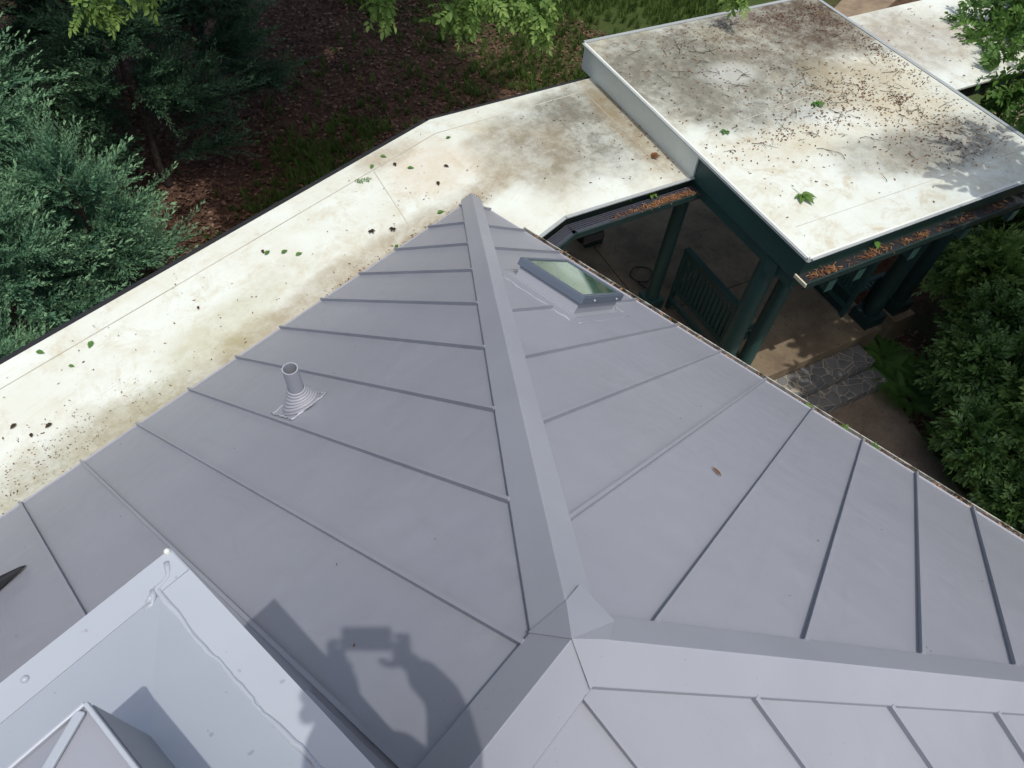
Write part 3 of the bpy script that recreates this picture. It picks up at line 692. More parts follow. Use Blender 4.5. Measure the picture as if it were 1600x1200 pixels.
mb = MB(); mb.prism([G(13.9, 2.9)[:2], G(14.85, 2.9)[:2], G(14.85, 3.98)[:2], G(13.9, 3.98)[:2]], GZ-.2, DK-.0); U_.part('pier', mb, 'concrete', bevel=.02)

# ================================================================= STEPS
ST = Thing('stone_steps', G(10.5, 4.9, GZ), 'two flagstone steps edged with mortar below the porch slab', 'steps')
mb = MB(); mb.prism([G(7, 4.0)[:2], G(12.45, 4.0)[:2], G(12.45, 4.78)[:2], G(7, 4.78)[:2]], GZ-.2, -6.80); ST.part('step', mb, 'flagstone', bevel=.02)
mb = MB(); mb.prism([G(7, 4.79)[:2], G(12.62, 4.79)[:2], G(12.62, 5.46)[:2], G(7, 5.46)[:2]], GZ-.2, -7.20); ST.part('step', mb, 'flagstone', bevel=.02)

# ================================================================= BENCHES
def bench(e, fa, fb, sgn, label):
    """slatted garden bench whose back runs along f; seat on the side sgn*e"""
    T = Thing('bench', G(e+sgn*.5, (fa+fb)/2, DK), label, 'bench')
    hb = DK+2.55; hs = DK+1.05
    mb = MB(); mb.bar(G(e, fa-.06, hb), G(e, fb+.06, hb), .20, .09); bk = T.part('backrest', mb, 'green_paint', bevel=.015)
    mb = MB(); mb.bar(G(e, fa, DK+.95), G(e, fb, DK+.95), .10, .16); mb.bar(G(e, fa, hb-.14), G(e, fb, hb-.14), .09, .20); T.part('back_rail', mb, 'green_paint', bk)
    n_ = 15
    for i in range(n_):
        f = fa+(fb-fa)*(i+.8)/(n_+.6); mb = MB(); mb.bar(G(e, f, DK+1.0), G(e, f, hb-.2), .05, .11, G(0, 1)); T.part('slat', mb, 'green_paint', bk)
    mb = MB(); 
    for j in range(5): mb.bar(G(e+sgn*(.14+.19*j), fa, hs), G(e+sgn*(.14+.19*j), fb, hs), .15, .06)
    T.part('seat', mb, 'green_paint')
    mb = MB(); mb.bar(G(e-sgn*.08, fa, DK+.5), G(e-sgn*.08, fb, DK+.5), .10, .16); T.part('stretcher', mb, 'green_paint')
    for f in (fa, fb):
        for ee, top in ((e, hb-.05), (e+sgn*.92, DK+1.55)):
            mb = MB(); mb.bar(G(ee, f, DK), G(ee, f, top), .14, .14, G(0, 1)); T.part('leg', mb, 'green_paint', bevel=.015)
        mb = MB(); mb.bar(G(e, f, DK+1.58), G(e+sgn*1.0, f, DK+1.58), .16, .07); T.part('armrest', mb, 'green_paint', bevel=.015)
    return T
bench(7.12, .30, 3.05, 1, 'green slatted bench on the porch beside the near column')
b2 = bench(12.35, .7, 3.0, 1, 'green slatted bench half hidden under the gutter of the raised canopy')
mb = MB(); mb.bar(G(12.33, .7, DK+.5), G(12.33, 3.0, DK+.5), .06, .8, G(0, 0, 1)); b2.part('lower_board', mb, 'dark_green_paint')
# cable
mb = MB(); c0 = G(7.15, -1.35); pts = [(c0[0]+.42*math.cos(a), c0[1]+.34*math.sin(a), DK+.03+.03*math.sin(3*a)) for a in np.linspace(.3, 5.6, 30)]
pts += [G(6.95, -.7, DK+.03), G(6.8, -.45, DK+.2), G(6.65, -.28, DK+1.2)]
mb.tube(pts, .022, 6); tag(mb.build('cable', 'black_metal', org=(c0[0], c0[1], DK), smooth=True), 'black cable looped on the concrete beside the column', 'cable')

# ================================================================= LITTER
flake = (np.array([[0, 0, 0], [-.2, .45, .06], [0, 1, .02], [.22, .5, -.04]]), np.array([[0, 1, 2, 3]]), np.zeros(4))
lf = leaf_proto(.6, .1, .12)
needle = (np.array([[-.05, 0, 0], [.05, 0, .02], [.06, 1, .03], [-.04, 1, 0]]), np.array([[0, 1, 2, 3]]), np.zeros(4))
slim = leaf_proto(.2, .05, .05)
def flat_scatter(name, pts, z, proto, size, mat, label, tipp=.15, lift=.02, parent=None, tag_it=True, cat=None):
    n_ = len(pts); a = rng.uniform(0, 6.283, n_); D = np.stack([np.cos(a), np.sin(a), rng.normal(0, .15, n_)], -1)
    M = frames(D, roll=rng.normal(0, .25, n_))*rng.uniform(size[0], size[1], n_)[:, None, None]
    P = np.concatenate([pts, (np.full((n_, 1), z) if np.isscalar(z) else z[:, None])+rng.uniform(.01, lift, (n_, 1))], 1)
    V, F, r, t = scatter(proto, M, P); t = np.repeat((rng.random(n_) < tipp).astype(float), len(proto[0]))
    o = npmesh(name, V, F, mat, parent, rnd=r, tip=t)
    if tag_it: tag(o, label, cat, kind='stuff')
    return o
def ef_pts(e, f): return np.stack([e*c1+f*c2, e*s1+f*s2], -1)
def clustered(n_, cs, lim):
    """points in (e,f) gathered round centres"""
    out = []
    for (ce_, cf_, se, sf, w_) in cs:
        k_ = int(n_*w_); out.append(np.stack([rng.normal(ce_, se, k_), rng.normal(cf_, sf, k_)], -1))
    q = np.concatenate(out); ok = (q[:, 0] > lim[0]) & (q[:, 0] < lim[1]) & (q[:, 1] > lim[2]) & (q[:, 1] < lim[3]); return q[ok]
lim = (eL+.15, eR-.1, f0+.15, f1-.2)
cs = [(9.5, -1, 2.4, 2.2, .35), (13.8, -2.5, .35, 2.2, .12), (10.2, -4.3, 2.5, .3, .08), (12.0, 1.2, 1.0, .9, .12), (12.5, 2.6, 1., .6, .12), (8.6, 1.0, 1.4, .2, .07), (11.2, .1, .9, .4, .1), (8.2, -3.2, 1.2, .8, .05)]
q = clustered(2600, cs, lim); flat_scatter('leaf_litter', ef_pts(q[:, 0], q[:, 1]), UR, flake, (.03, .105), 'litter_brown', 'brown leaf bits strewn over the raised dirty white roof')
q = clustered(1100, [(13.0, -3.9, .9, .5, .5), (14.0, -1.5, .25, 1.6, .3), (12.6, .9, .2, .15, .1), (12.7, 3.4, 1.2, .3, .1)], lim); flat_scatter('leaf_litter', ef_pts(q[:, 0], q[:, 1]), UR, flake, (.03, .09), 'litter_red', 'reddish brown leaf drift along the far edge of the raised roof', .1)
# fine twigs on the raised roof
def twigs(name, spots, z, label, n_):
    mb = MB()
    for (x, y) in spots:
        a = random.uniform(0, 6.28); L = random.uniform(.12, .75); pts = [(x, y, z+.02)]
        for i in range(5): a += random.gauss(0, .18); x += math.cos(a)*L/5; y += math.sin(a)*L/5; pts.append((x, y, z+.02+random.uniform(0, .03)))
        mb.tube(pts, [.007, .007, .006, .005, .004, .003], 4)
        if L > .5:
            b = a+random.choice((-.8, .8)); p = pts[2]; mb.tube([p, (p[0]+math.cos(b)*.2, p[1]+math.sin(b)*.2, z+.04)], [.007, .004], 4)
    return tag(mb.build(name, 'twig_bark'), label, kind='stuff')
q = clustered(150, cs, (eL+.8, eR-.8, f0+.8, f1-.8)); twigs('twig_litter', [tuple(x) for x in ef_pts(q[:, 0], q[:, 1])], UR, 'thin brown twigs lying on the raised white roof', 0)
# litter on the walkway roof
pt_ = np.stack([rng.uniform(-1.5, 14, 200), rng.uniform(-3.2, -.1, 200)], -1); flat_scatter('leaf_litter', pt_, LR, flake, (.025, .07), 'litter_brown', 'small dark crumbs on the low white roof')
pt_ = np.stack([rng.normal(9.8, 1.0, 500), rng.normal(-1.0, .38, 500)], -1); pt_ = pt_[pt_[:, 1] < -.05]; flat_scatter('grit', pt_, LR, flake, (.012, .045), 'litter_brown', 'dark grit speckling the low white roof by the metal eave')
pt_ = np.stack([rng.uniform(-.8, 4, 260), -.35+rng.normal(0, .13, 260)], -1); flat_scatter('leaf_litter', pt_, LR, flake, (.02, .07), 'litter_brown', 'line of brown crumbs on the low white roof near the metal eave')
q = clustered(160, [(4.5, -1.5, 1.2, 1.6, .7), (5.65, -.4, .08, 1.2, .3)], (1.2, eL-.04, -4, .6)); flat_scatter('leaf_litter', ef_pts(q[:, 0], q[:, 1]), LR, flake, (.03, .1), 'litter_brown', 'brown specks on the low white roof beside the raised canopy')
q = np.stack([rng.uniform(15.2, 22, 160), rng.uniform(-4, .2, 160)], -1); flat_scatter('leaf_litter', ef_pts(q[:, 0], q[:, 1]), LR, flake, (.04, .12), 'litter_brown', 'brown debris on the white roof beyond the raised canopy')
# gutters full of orange-brown needles
q = np.stack([np.concatenate([rng.uniform(eL, 9.9, 900), rng.uniform(9.9, 14.5, 500)]), f1+.25+rng.normal(0, .055, 1400)], -1); q[:, 1] = np.clip(q[:, 1], f1+.08, f1+.34); gk = (np.sin(q[:, 0]*4.3)+.6*np.sin(q[:, 0]*11)+rng.normal(0, .7, 1400)) > .15; q = q[gk]
flat_scatter('gutter_litter', ef_pts(q[:, 0], q[:, 1]), -.18+rng.uniform(0, .03, len(q)), needle, (.05, .12), 'litter_orange', 'orange brown needles filling the gutter of the raised canopy', .25, .05)
q = np.stack([rng.normal(4.75, .75, 560), .84+.28+rng.normal(0, .05, 560)], -1); q[:, 1] += (5.87-q[:, 0])*.02; q = q[(q[:, 0] < 5.75) & (q[:, 0] > 2.6)]
flat_scatter('gutter_litter', ef_pts(q[:, 0], np.clip(q[:, 1], .95, 1.22)), LR-.2, needle, (.05, .12), 'litter_orange', 'rusty leaf litter in the gutter of the low walkway roof', .25, .07)
pt_ = np.stack([-.15+rng.normal(0, .05, 1500), rng.uniform(1.6, BT, 1500)], -1); pt_[:, 0] = np.clip(pt_[:, 0], -.24, -.06)
flat_scatter('gutter_litter', pt_, -.27+rng.uniform(0, .08, 1500), flake, (.04, .12), 'litter_brown', 'grey brown debris along the narrow gutter of the metal roof', .5, .05)
# specks on the metal roof
for nm, fn, cnt in (('A', zA, 34), ('B', zB, 26)):
    if nm == 'A': x = rng.uniform(1, 12, cnt); y = rng.uniform(.3, 7, cnt); ok = y < x-.4
    else: y = rng.uniform(2, 13, cnt); x = rng.uniform(.2, 7, cnt); ok = (x < y-.4) & (x < BT-y-.4) & ~((x > 1) & (x < 3.4) & (y > 3.2) & (y < 5))
    x, y = x[ok], y[ok]; flat_scatter('speck', np.stack([x, y], -1), (y if nm == 'A' else x)*TP, flake, (.012, .036), 'litter_brown', 'tiny dark crumbs on the left metal slope' if nm == 'A' else 'tiny dark crumbs on the right metal slope', 0, .015)

# prominent leaves, one thing each
def one_leaf(name, pos, nrm_z, size, ang, mat, label, proto=None, cat='leaf', group=None):
    pr = proto or lf; D = np.array([[math.cos(ang), math.sin(ang), .05]])
    if nrm_z == 'B': D[0, 2] = D[0, 0]*TP+.02
    M = frames(D)*size; V, F, r, t = scatter(pr, M, np.array([[0, 0, 0.]])); V = V+np.array([pos[0], pos[1], pos[2]+.03])
    tag(npmesh(name, V, F, mat, None, (pos[0], pos[1], pos[2]), rnd=np.clip(r, .3, .8), tip=t*0), label, cat, group)
palm = combine([(leaf_proto(.45), frames(np.array([[math.sin(a), math.cos(a), .1]]))[0]*l, (0, .2, 0)) for a, l in ((-1.4, .6), (-.75, .85), (0, 1.), (.75, .85), (1.4, .6))]+[((np.array([[-.015, -.5, 0], [.015, -.5, 0], [.015, .25, 0], [-.015, .25, 0]]), np.array([[0, 1, 2, 3]]), np.zeros(4)), np.eye(3), (0, 0, 0))])
gl = 'leaves fallen on the low white roof'
LV = [
 ('fern_sprig', (1.08, -2.83), .42, 2.6, 'green_fallen_leaf', 'bright green feathery sprig lying alone on the low white roof', 'sprig', sprig(13, .35, 1., .3, .1, 5)),
 ('fallen_leaf', (.29, -3.0), .2, .5, 'green_fallen_leaf', 'small green leaf nearest the outer edge, left of a group near the roof bend', 'leaf', None),
 ('fallen_leaf', (-.08, -3.14), .2, 2., 'green_fallen_leaf', 'yellow green leaf topmost of the group near the roof bend', 'leaf', None),
 ('fallen_leaf', (-.12, -2.7), .24, 1.2, 'leaf_dark', 'dark curled leaf in the middle of the group near the roof bend', 'leaf', None),
 ('fallen_leaf', (-.21, -2.32), .2, 2.4, 'green_fallen_leaf', 'small green leaf right of the dark curled leaf near the roof bend', 'leaf', None),
 ('leaf_clump', (1.53, -.98), .22, .4, 'leaf_dark', 'black crumpled leaf clump left of the hip tip', 'leaf clump', palm),
 ('fallen_leaf', (.49, -.62), .22, 2.9, 'green_fallen_leaf', 'green leaf lying just above the first rib left of the hip tip', 'leaf', None),
 ('leaf_clump', (1.96, -1.3), .22, 1.4, 'leaf_dark', 'black ragged leaf clump with a pair of lobes above the metal eave', 'leaf clump', palm),
 ('fallen_leaf', (1.86, -.5), .16, .2, 'green_fallen_leaf', 'yellow green leaf touching the grime line above the metal eave', 'leaf', None),
 ('fallen_leaf', (4.02, -2.47), .2, 1.2, 'leaf_dark', 'brown curled leaf at the middle of the low white roof', 'leaf', None),
 ('fallen_leaf', (4.08, -2.3), .2, 3.4, 'green_fallen_leaf', 'green leaf just below the brown curled leaf', 'leaf', None),
 ('fallen_leaf', (3.81, -2.08), .2, 3.2, 'green_fallen_leaf', 'slim green leaf in the middle of a row of three', 'leaf', None),
 ('fallen_leaf', (3.64, -1.82), .2, 3.0, 'green_fallen_leaf', 'slim green leaf at the right end of a row of three', 'leaf', None),
 ('fallen_leaf', (7.8, -2.71), .22, .7, 'green_fallen_leaf', 'round green leaf lying alone near the left end of the low white roof', 'leaf', None),
 ('fallen_leaf', (8.64, -3.21), .2, 2.1, 'green_fallen_leaf', 'pale green leaf on the outer edge strip at the far left', 'leaf', None),
 ('fallen_leaf', (8.41, -2.48), .14, 2.1, 'green_fallen_leaf', 'small olive leaf inside the lap line at the far left', 'leaf', None),
 ('fallen_leaf', (9.67, -1.94), .22, .3, 'leaf_dark', 'dark curved leaf at the far left of the low white roof', 'leaf', None),
 ('fallen_leaf', (9.26, -1.51), .22, .1, 'leaf_dark', 'dark leaf with a reddish tip right of the dark curved leaf', 'leaf', None),
 ('fallen_leaf', (9.6, -1.57), .16, 1.1, 'leaf_dark', 'dark oval leaf below the dark curved leaf', 'leaf', None),
 ('fallen_leaf', (5.92, -2.05), .15, 1.1, 'leaf_dark', 'single small dark oval leaf between the vent pipe and the roof edge', 'leaf', None),
 ('fallen_leaf', (-.36, -1.44), .26, 1.0, 'leaf_dark', 'dark leaf on the rust stained patch of the low white roof', 'leaf', None),
 ('fallen_leaf', (-.92, -1.77), .24, 1.9, 'leaf_dark', 'dark leaf pair beyond the rust stained patch', 'leaf', None),
 ('fallen_leaf', (-1.77, -2.5), .18, 2.9, 'green_fallen_leaf', 'pale green leaf on the greyer part of the low white roof', 'leaf', None),
 ('leaf_clump', (-5.01, 1.69), .38, 2.2, 'litter_orange', 'dead brown leaf cluster at the foot of the raised canopy upstand', 'leaf clump', palm)]
for nm, (x, y), sz, an, mt, lb, ct, pr in LV: one_leaf(nm, (x, y, LR), '', sz*(.85 if mt == 'green_fallen_leaf' else .62), an, mt, lb, pr, ct, gl if nm == 'fallen_leaf' else None)
one_leaf('maple_leaf', (-5.38, 5.47, UR), '', .42, 1.2, 'fresh_leaf', 'bright green lobed leaf with stalk on the clean corner of the raised roof', palm)
one_leaf('leaf_clump', (-6.36, 2.94, UR), '', .22, .2, 'green_fallen_leaf', 'small green leaf above the lap line of the raised roof', palm)
one_leaf('leaf_clump', (-9.31, 3.96, UR), '', .3, 1.2, 'green_fallen_leaf', 'dull green leaf clump amid the twigs of the raised roof', palm, 'leaf clump')
one_leaf('fallen_leaf', (4.807, 8.161, 3.423), 'B', .20, 4.2, 'litter_orange', 'slim brown leaf lying alone on the right metal slope', slim)
one_leaf('fallen_leaf', (5.349, 10.516, 3.81), 'B', .06, 1.2, 'fresh_leaf', 'tiny yellow petal beside a rib on the right metal slope')
one_leaf('gutter_seedling', (-4.0, 2.45, -.68), '', .26, .6, 'fresh_leaf', 'green seedling sprouting at the middle of the low gutter', palm, 'seedling')
one_leaf('gutter_seedling', (-3.25, 2.1, -.68), '', .24, 2.6, 'fresh_leaf', 'yellowish seedling with red stalks hanging from the low gutter', palm, 'seedling')
one_leaf('fallen_leaf', (-5.62, 7.47, -.15), '', .28, .6, 'green_fallen_leaf', 'yellow green leaf on the litter of the raised canopy gutter')
for (y, l_) in ((8.35, 'first'), (9.13, 'second'), (9.78, 'third')):
    one_leaf('moss_tuft', (-.15, y, -.2), '', .16, y, 'fresh_leaf', 'yellow green moss tuft on the metal eave, %s one below the stone steps' % l_, palm, 'moss')

# ================================================================= TREES
jsp = [juniper_spray(i, 1.0) for i in range(4)]
def trunk_mb(base, top, r0, r1, limbs=()):
    mb = MB(); b, t = Vector(base), Vector(top); n_ = 9
    mb.tube([b+(t-b)*(i/(n_-1))+Vector((math.sin(i*1.7)*.06, math.cos(i*2.1)*.06, 0))*(i > 0) for i in range(n_)], [r0+(r1-r0)*(i/(n_-1))**.8 for i in range(n_)], 10)
    for a, e, r in limbs:
        a, e = Vector(a), Vector(e); pts = [a+(e-a)*(i/5)+Vector((0, 0, math.sin(i/5*math.pi)*.1*(e-a).length)) for i in range(6)]
        mb.tube(pts, [r*(1-.8*i/5) for i in range(6)], 6)
    return mb
def juniper(base, H, Rr, n_br, label, mat='juniper_leaf', seed=1, sp=(1.2, 2.1), lean=(0, 0), facing=None):
    """upright juniper: boughs of feathery plumes"""
    global rng
    rng = np.random.default_rng(seed); random.seed(seed)
    T = Thing('juniper_tree', (base[0], base[1], GZ), label, 'tree', 'junipers in front of the mulch bank')
    top = Vector((base[0]+lean[0], base[1]+lean[1], GZ+H)); b = Vector((base[0], base[1], GZ)); L = []; limbs = []
    Ps = []; Ds = []; Sc = []
    for i in range(n_br):
        u = rng.uniform(.08, 1)**.8; p0 = b+(top-b)*u; a = rng.uniform(0, 2*math.pi); Lr = Rr*(1.06-u)**.7*rng.uniform(.65, 1.15)
        el = R_(rng.uniform(-5, 25)+35*u**3); d = Vector((math.cos(a)*math.cos(el), math.sin(a)*math.cos(el), math.sin(el)))
        e = p0+d*Lr; limbs.append((p0, e, .035))
        ns = max(7, int(Lr*8.5))
        for j in range(ns):
            v = .22+.74*(j+rng.random())/ns; p = p0+(e-p0)*v+Vector(rng.normal(0, .05+.05*(1-v)*Lr*.4, 3)); 
            dd = np.array(d)*1.0+rng.normal(0, .30, 3); dd[2] += .14; dd = dd+np.array([-d.y, d.x, 0])*(.55 if j % 2 else -.55)*(1-v*.6)
            Ps.append(p); Ds.append(dd); Sc.append(rng.uniform(*sp)*(.72+.4*v))
    Ps = np.array(Ps); Ds = np.array(Ds); Sc = np.array(Sc); idx = rng.integers(0, 4, len(Ps))
    for k_ in range(4):
        s_ = idx == k_
        if s_.any(): L.append(scatter(jsp[k_], frames(Ds[s_], roll=rng.normal(0, .28, s_.sum()))*Sc[s_][:, None, None], Ps[s_]))
    V, F, r, t = merge(L)
    npmesh('crown', V, F, mat, T.o, (base[0], base[1], GZ), rnd=r, tip=t**2*.8)
    T.part('trunk', trunk_mb(b, top, .16, .03, limbs[::2]), 'bark')
    return T
juniper((7.9, -8.9), 6.0, 2.8, 48, 'bluish green juniper with long plumes closest to the white roof', seed=21)
juniper((5.2, -9.6), 5.8, 2.3, 40, 'bluish green juniper whose plumes point right over the mulch', seed=22)
juniper((6.2, -12.2), 8.6, 3.2, 46, 'taller bluish juniper at the left edge behind the nearest one', seed=23)
juniper((9.4, -7.2), 3.8, 1.9, 26, 'low juniper at the lower left beside the white roof edge', seed=24)
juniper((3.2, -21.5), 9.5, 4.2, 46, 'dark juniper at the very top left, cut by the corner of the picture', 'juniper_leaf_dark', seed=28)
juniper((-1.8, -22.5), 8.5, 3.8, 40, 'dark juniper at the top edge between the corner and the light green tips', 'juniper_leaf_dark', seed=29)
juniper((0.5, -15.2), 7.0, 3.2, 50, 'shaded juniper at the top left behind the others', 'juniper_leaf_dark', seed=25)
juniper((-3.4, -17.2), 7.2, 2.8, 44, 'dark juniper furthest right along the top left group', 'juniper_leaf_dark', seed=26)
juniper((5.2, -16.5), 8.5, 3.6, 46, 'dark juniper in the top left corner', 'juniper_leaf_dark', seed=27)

# leafy boughs hanging into the top of the picture belong to tall trees rooted beyond it
def leafy_tree(name, base, H, label, crown, mat, limbs, n_sprigs, size, seed, protos, droop=0., trunk_r=.5, group=None, cat='tree', hang=(), hsize=(.32, .6)):
    """crown: list of (centre, radii) ellipsoids filled with sprigs; hang: list of (point, radius, n) drooping tips"""
    global rng
    rng = np.random.default_rng(seed); random.seed(seed)
    T = Thing(name, (base[0], base[1], GZ), label, cat, group); b = Vector((base[0], base[1], GZ)); top = b+Vector((0, 0, H))
    L = []; tot = sum(r[0]*r[1]*r[2] for _, r in crown) or 1
    Pa, Da, Sa = [], [], []
    for c_, r_ in crown:
        n_ = int(n_sprigs*r_[0]*r_[1]*r_[2]/tot); d = randdir(n_); rad = rng.uniform(.35, 1, (n_, 1))**.5
        lump = 1+.22*np.sin(d[:, :1]*5+seed)*np.cos(d[:, 1:2]*4+1)+.12*np.sin(d[:, 2:]*9)
        P = np.array(c_)+d*rad*lump*np.array(r_)
        # clumping: keep only points near clump seeds
        seeds = P[rng.integers(0, n_, max(6, n_//45))]; near = P[:, None, :]-seeds[None]; j = (near**2).sum(-1).argmin(1)
        P = P+(seeds[j]-P)*.42
        D = d*.8+rng.normal(0, .5, (n_, 3)); D[:, 2] -= droop
        Pa.append(P); Da.append(D); Sa.append(rng.uniform(*size, n_))
    for c_, r_, n_ in hang:
        P = np.array(c_)+rng.normal(0, 1, (n_, 3))*np.array(r_)*.5; D = rng.normal(0, .5, (n_, 3)); D[:, 2] -= .7
        Pa.append(P); Da.append(D); Sa.append(rng.uniform(*hsize, n_))
    P = np.concatenate(Pa); D = np.concatenate(Da); Sc = np.concatenate(Sa); idx = rng.integers(0, len(protos), len(P))
    for k_ in range(len(protos)):
        s_ = idx == k_
        if s_.any(): L.append(scatter(protos[k_], frames(D[s_], roll=rng.uniform(-1.5, 1.5, s_.sum()))*Sc[s_][:, None, None], P[s_]))
    V, F, r, t = merge(L)
    npmesh('crown', V, F, mat, T.o, (base[0], base[1], GZ), rnd=r, tip=t)
    lb = [(b+(top-b)*u, Vector(e), r) for u, e, r in limbs]
    T.part('trunk', trunk_mb(b, top, trunk_r, trunk_r*.25, lb), 'bark', smooth=True)
    return T
spr = [sprig(11, .55, 1., .40, .6, 31, .8), sprig(9, .6, .9, .42, .7, 32, .8), sprig(13, .5, 1.1, .36, .5, 33, .8)]
spr_big = [sprig(9, .7, 1., .6, .8, 41, .3), sprig(7, .8, .9, .7, .9, 42, .3)]
drp = [sprig(15, .55, 1.2, .27, .5, 51, 1.), sprig(13, .6, 1., .28, .6, 52, 1.)]
leafy_tree('tall_tree', (-13.5, -25), 24, 'tall tree whose fresh light green tips hang into the top middle of the picture',
    [((-13, -19, 13), (11, 9, 5)), ((-9, -12.5, 10.5), (5, 3.5, 2.6))], 'fresh_leaf',
    [(.5, (-5.2, -4.6, 1.9), .16), (.55, (-4.2, -5.4, 1.9), .13), (.5, (-5.9, -4.0, 2.0), .12), (.6, (-14, -10, 9), .2), (.48, (-11.3, -.6, 2.), .1)], 3400, (1.1, 1.9), 61, spr,
    hang=[((-5.65, -2.75, 1.25), (.30, .25, .40), 60), ((-5.9, -3.2, 1.5), (.5, .4, .35), 60), ((-5.3, -3.6, 1.5), (.35, .3, .40), 50), ((-4.6, -4.1, 1.5), (.5, .35, .25), 50), ((-4.0, -4.35, 1.35), (.28, .28, .35), 42), ((-5.3, -4.1, 1.8), (.9, .5, .2), 70), ((-11.3, .35, 1.2), (.35, .3, .12), 16), ((-2.6, -5.6, 1.65), (.35, .3, .15), 16)])
leafy_tree('tall_tree', (4.8, -19.5), 22, 'tall tree behind the junipers with pale leaves dangling into the top left corner',
    [((3.0, -18.0, 11.0), (10.5, 5.6, 3.4)), ((-4.5, -5.2, 11.5), (7.0, 3.0, 2.2)), ((-7, -10.5, 11.5), (7.5, 4.2, 2.4))], 'fresh_leaf',
    [(.42, (2.4, -11.6, 1.8), .09), (.5, (.8, -11.2, 1.9), .09), (.6, (10, -10, 9), .2), (.6, (-3, -7, 10), .2)], 5000, (1.1, 1.9), 62, spr,
    hang=[((2.3, -10.95, 1.15), (.45, .35, .3), 22), ((1.9, -10.8, 1.1), (.3, .3, .3), 14), ((.9, -10.5, 1.25), (.35, .35, .25), 14)])
leafy_tree('maple_tree', (-15.5, 13.2), 9.5, 'slender maple with sunlit leaves reaching in at the upper right over the white roof',
    [((-18.6, 6.6, -.6), (1.3, 1.0, .6)), ((-17.0, 7.4, -.9), (1.5, .9, .75)), ((-15.2, 8.6, -1.0), (1.2, 1.0, .7)), ((-20.3, 7.2, -.2), (1.6, 1.2, .9)), ((-13.3, 9.3, -.9), (.9, .8, .5)), ((-22, 7.2, .2), (2, 1.5, 1.2)), ((-15.8, 10.2, -1.4), (1.8, 1.2, 1.0)), ((-19.3, 5.5, -.6), (1.3, .7, .6)), ((-20.8, 5.9, -.4), (1.5, .8, .8)), ((-17.6, 6.6, -1.2), (1.0, .7, .5)), ((-14.2, 8.7, -1.2), (1.1, .8, .5)), ((-17, 12, .5), (4, 2.5, 2.))], 'maple_leaf',
    [(.6, (-18.8, 6.4, -.8), .09), (.55, (-16.9, 7.2, -.9), .09), (.5, (-13.6, 9.0, -1.0), .07), (.7, (-21, 7, .2), .09)], 2900, (.45, .75), 63, spr, trunk_r=.25)
leafy_tree('shade_tree', (-9.5, 19.5), 16, 'broad tree out past the right edge that shades the path and steps',
    [((-9.5, 15.6, 4.5), (5.5, 3.6, 3.2)), ((-10.3, 12.4, 7.6), (3.4, 2.2, 1.2))], 'shrub_leaf_light', [(.6, (-9, 15.5, 3.5), .2), (.6, (-10.5, 12.8, 7.3), .16)], 1250, (1.0, 1.7), 64, spr)
# shrubs on the right
def shrub(base, H, rad, n_, label, mat, seed, lobes=6, size=(.30, .58), name='shrub', cat='shrub'):
    global rng
    r0 = np.random.default_rng(seed); cr = []
    for i in range(lobes):
        a = r0.uniform(0, 6.28); q = r0.uniform(.25, .8)*rad; hh = GZ+H*r0.uniform(.42, .85)
        cr.append(((base[0]+q*math.cos(a), base[1]+q*math.sin(a), hh), (rad*r0.uniform(.45, .7), rad*r0.uniform(.45, .7), H*r0.uniform(.22, .36))))
    return leafy_tree(name, base, H*.7, label, cr, mat, [(.4, c_, .05) for c_, _ in cr], int(n_*1.9), size, seed, spr, 0., .1, 'shrubs along the right side', cat)
shrub((-15.3, 10.6), 4.2, 1.9, 900, 'dark shrub under the maple at the upper right edge', 'shrub_leaf', 71)
shrub((-13.3, 11.0), 3.9, 1.6, 800, 'shrub with light green shoots beside the gutter end of the raised canopy', 'shrub_leaf_light', 72)
shrub((-12.2, 12.6), 3.8, 1.8, 1000, 'glossy dark shrub at the right edge, level with the far column', 'shrub_leaf', 73)
shrub((-10.4, 11.9), 3.4, 1.6, 1000, 'dense glossy shrub at the right behind the ferns', 'shrub_leaf', 74)
shrub((-9.6, 13.9), 4.6, 2.0, 1100, 'tall shrub with bright leaf tips at the right edge halfway down', 'shrub_leaf_light', 75)
shrub((-8.4, 13.4), 2.7, 1.5, 900, 'glossy dark shrub beside the narrow end of the path', 'shrub_leaf', 76)
shrub((-7.0, 15.2), 3.0, 1.8, 900, 'dark shrub lowest at the right edge above the metal eave', 'shrub_leaf', 77)
shrub((-17.8, 11.4), 3.6, 2.2, 800, 'dark shrub furthest away behind the maple branches', 'shrub_leaf', 78)
# ferns
def fern(x, y, sz, n_, label, seed):
    global rng
    rng = np.random.default_rng(seed); a = np.arange(n_)*2*math.pi/n_+rng.normal(0, .2, n_); D = np.stack([np.cos(a), np.sin(a), rng.uniform(.25, .6, n_)], -1)
    M = frames(D)*(sz*rng.uniform(.75, 1.1, n_))[:, None, None]; V, F, r, t = scatter(fern_frond(), M, np.tile([x, y, GZ+.05], (n_, 1)))
    tag(npmesh('fern', V, F, 'fern_leaf', None, (x, y, GZ), rnd=r), label, 'fern', 'ferns between the steps and the shrubs')
for x, y, sz, l_, sd in ((-10.7, 9.35, 1.3, 'fern leaning over the corner of the porch slab', 1), (-10.0, 9.95, 1.3, 'fern beside the right end of the upper stone step', 2), (-9.6, 10.7, 1.25, 'fern just right of the lower stone step', 3),
                       (-8.6, 12.1, 1.0, 'fern at the path edge halfway down', 4), (-8.0, 13.0, 1.05, 'pale green fern at the narrow end of the path', 5), (-7.3, 14.1, 1.1, 'fern lowest on the right, below the shrubs', 6), (-10.9, 10.6, 1.1, 'fern behind the porch slab corner ferns', 7)):
    fern(x, y, sz, 11, l_, sd)
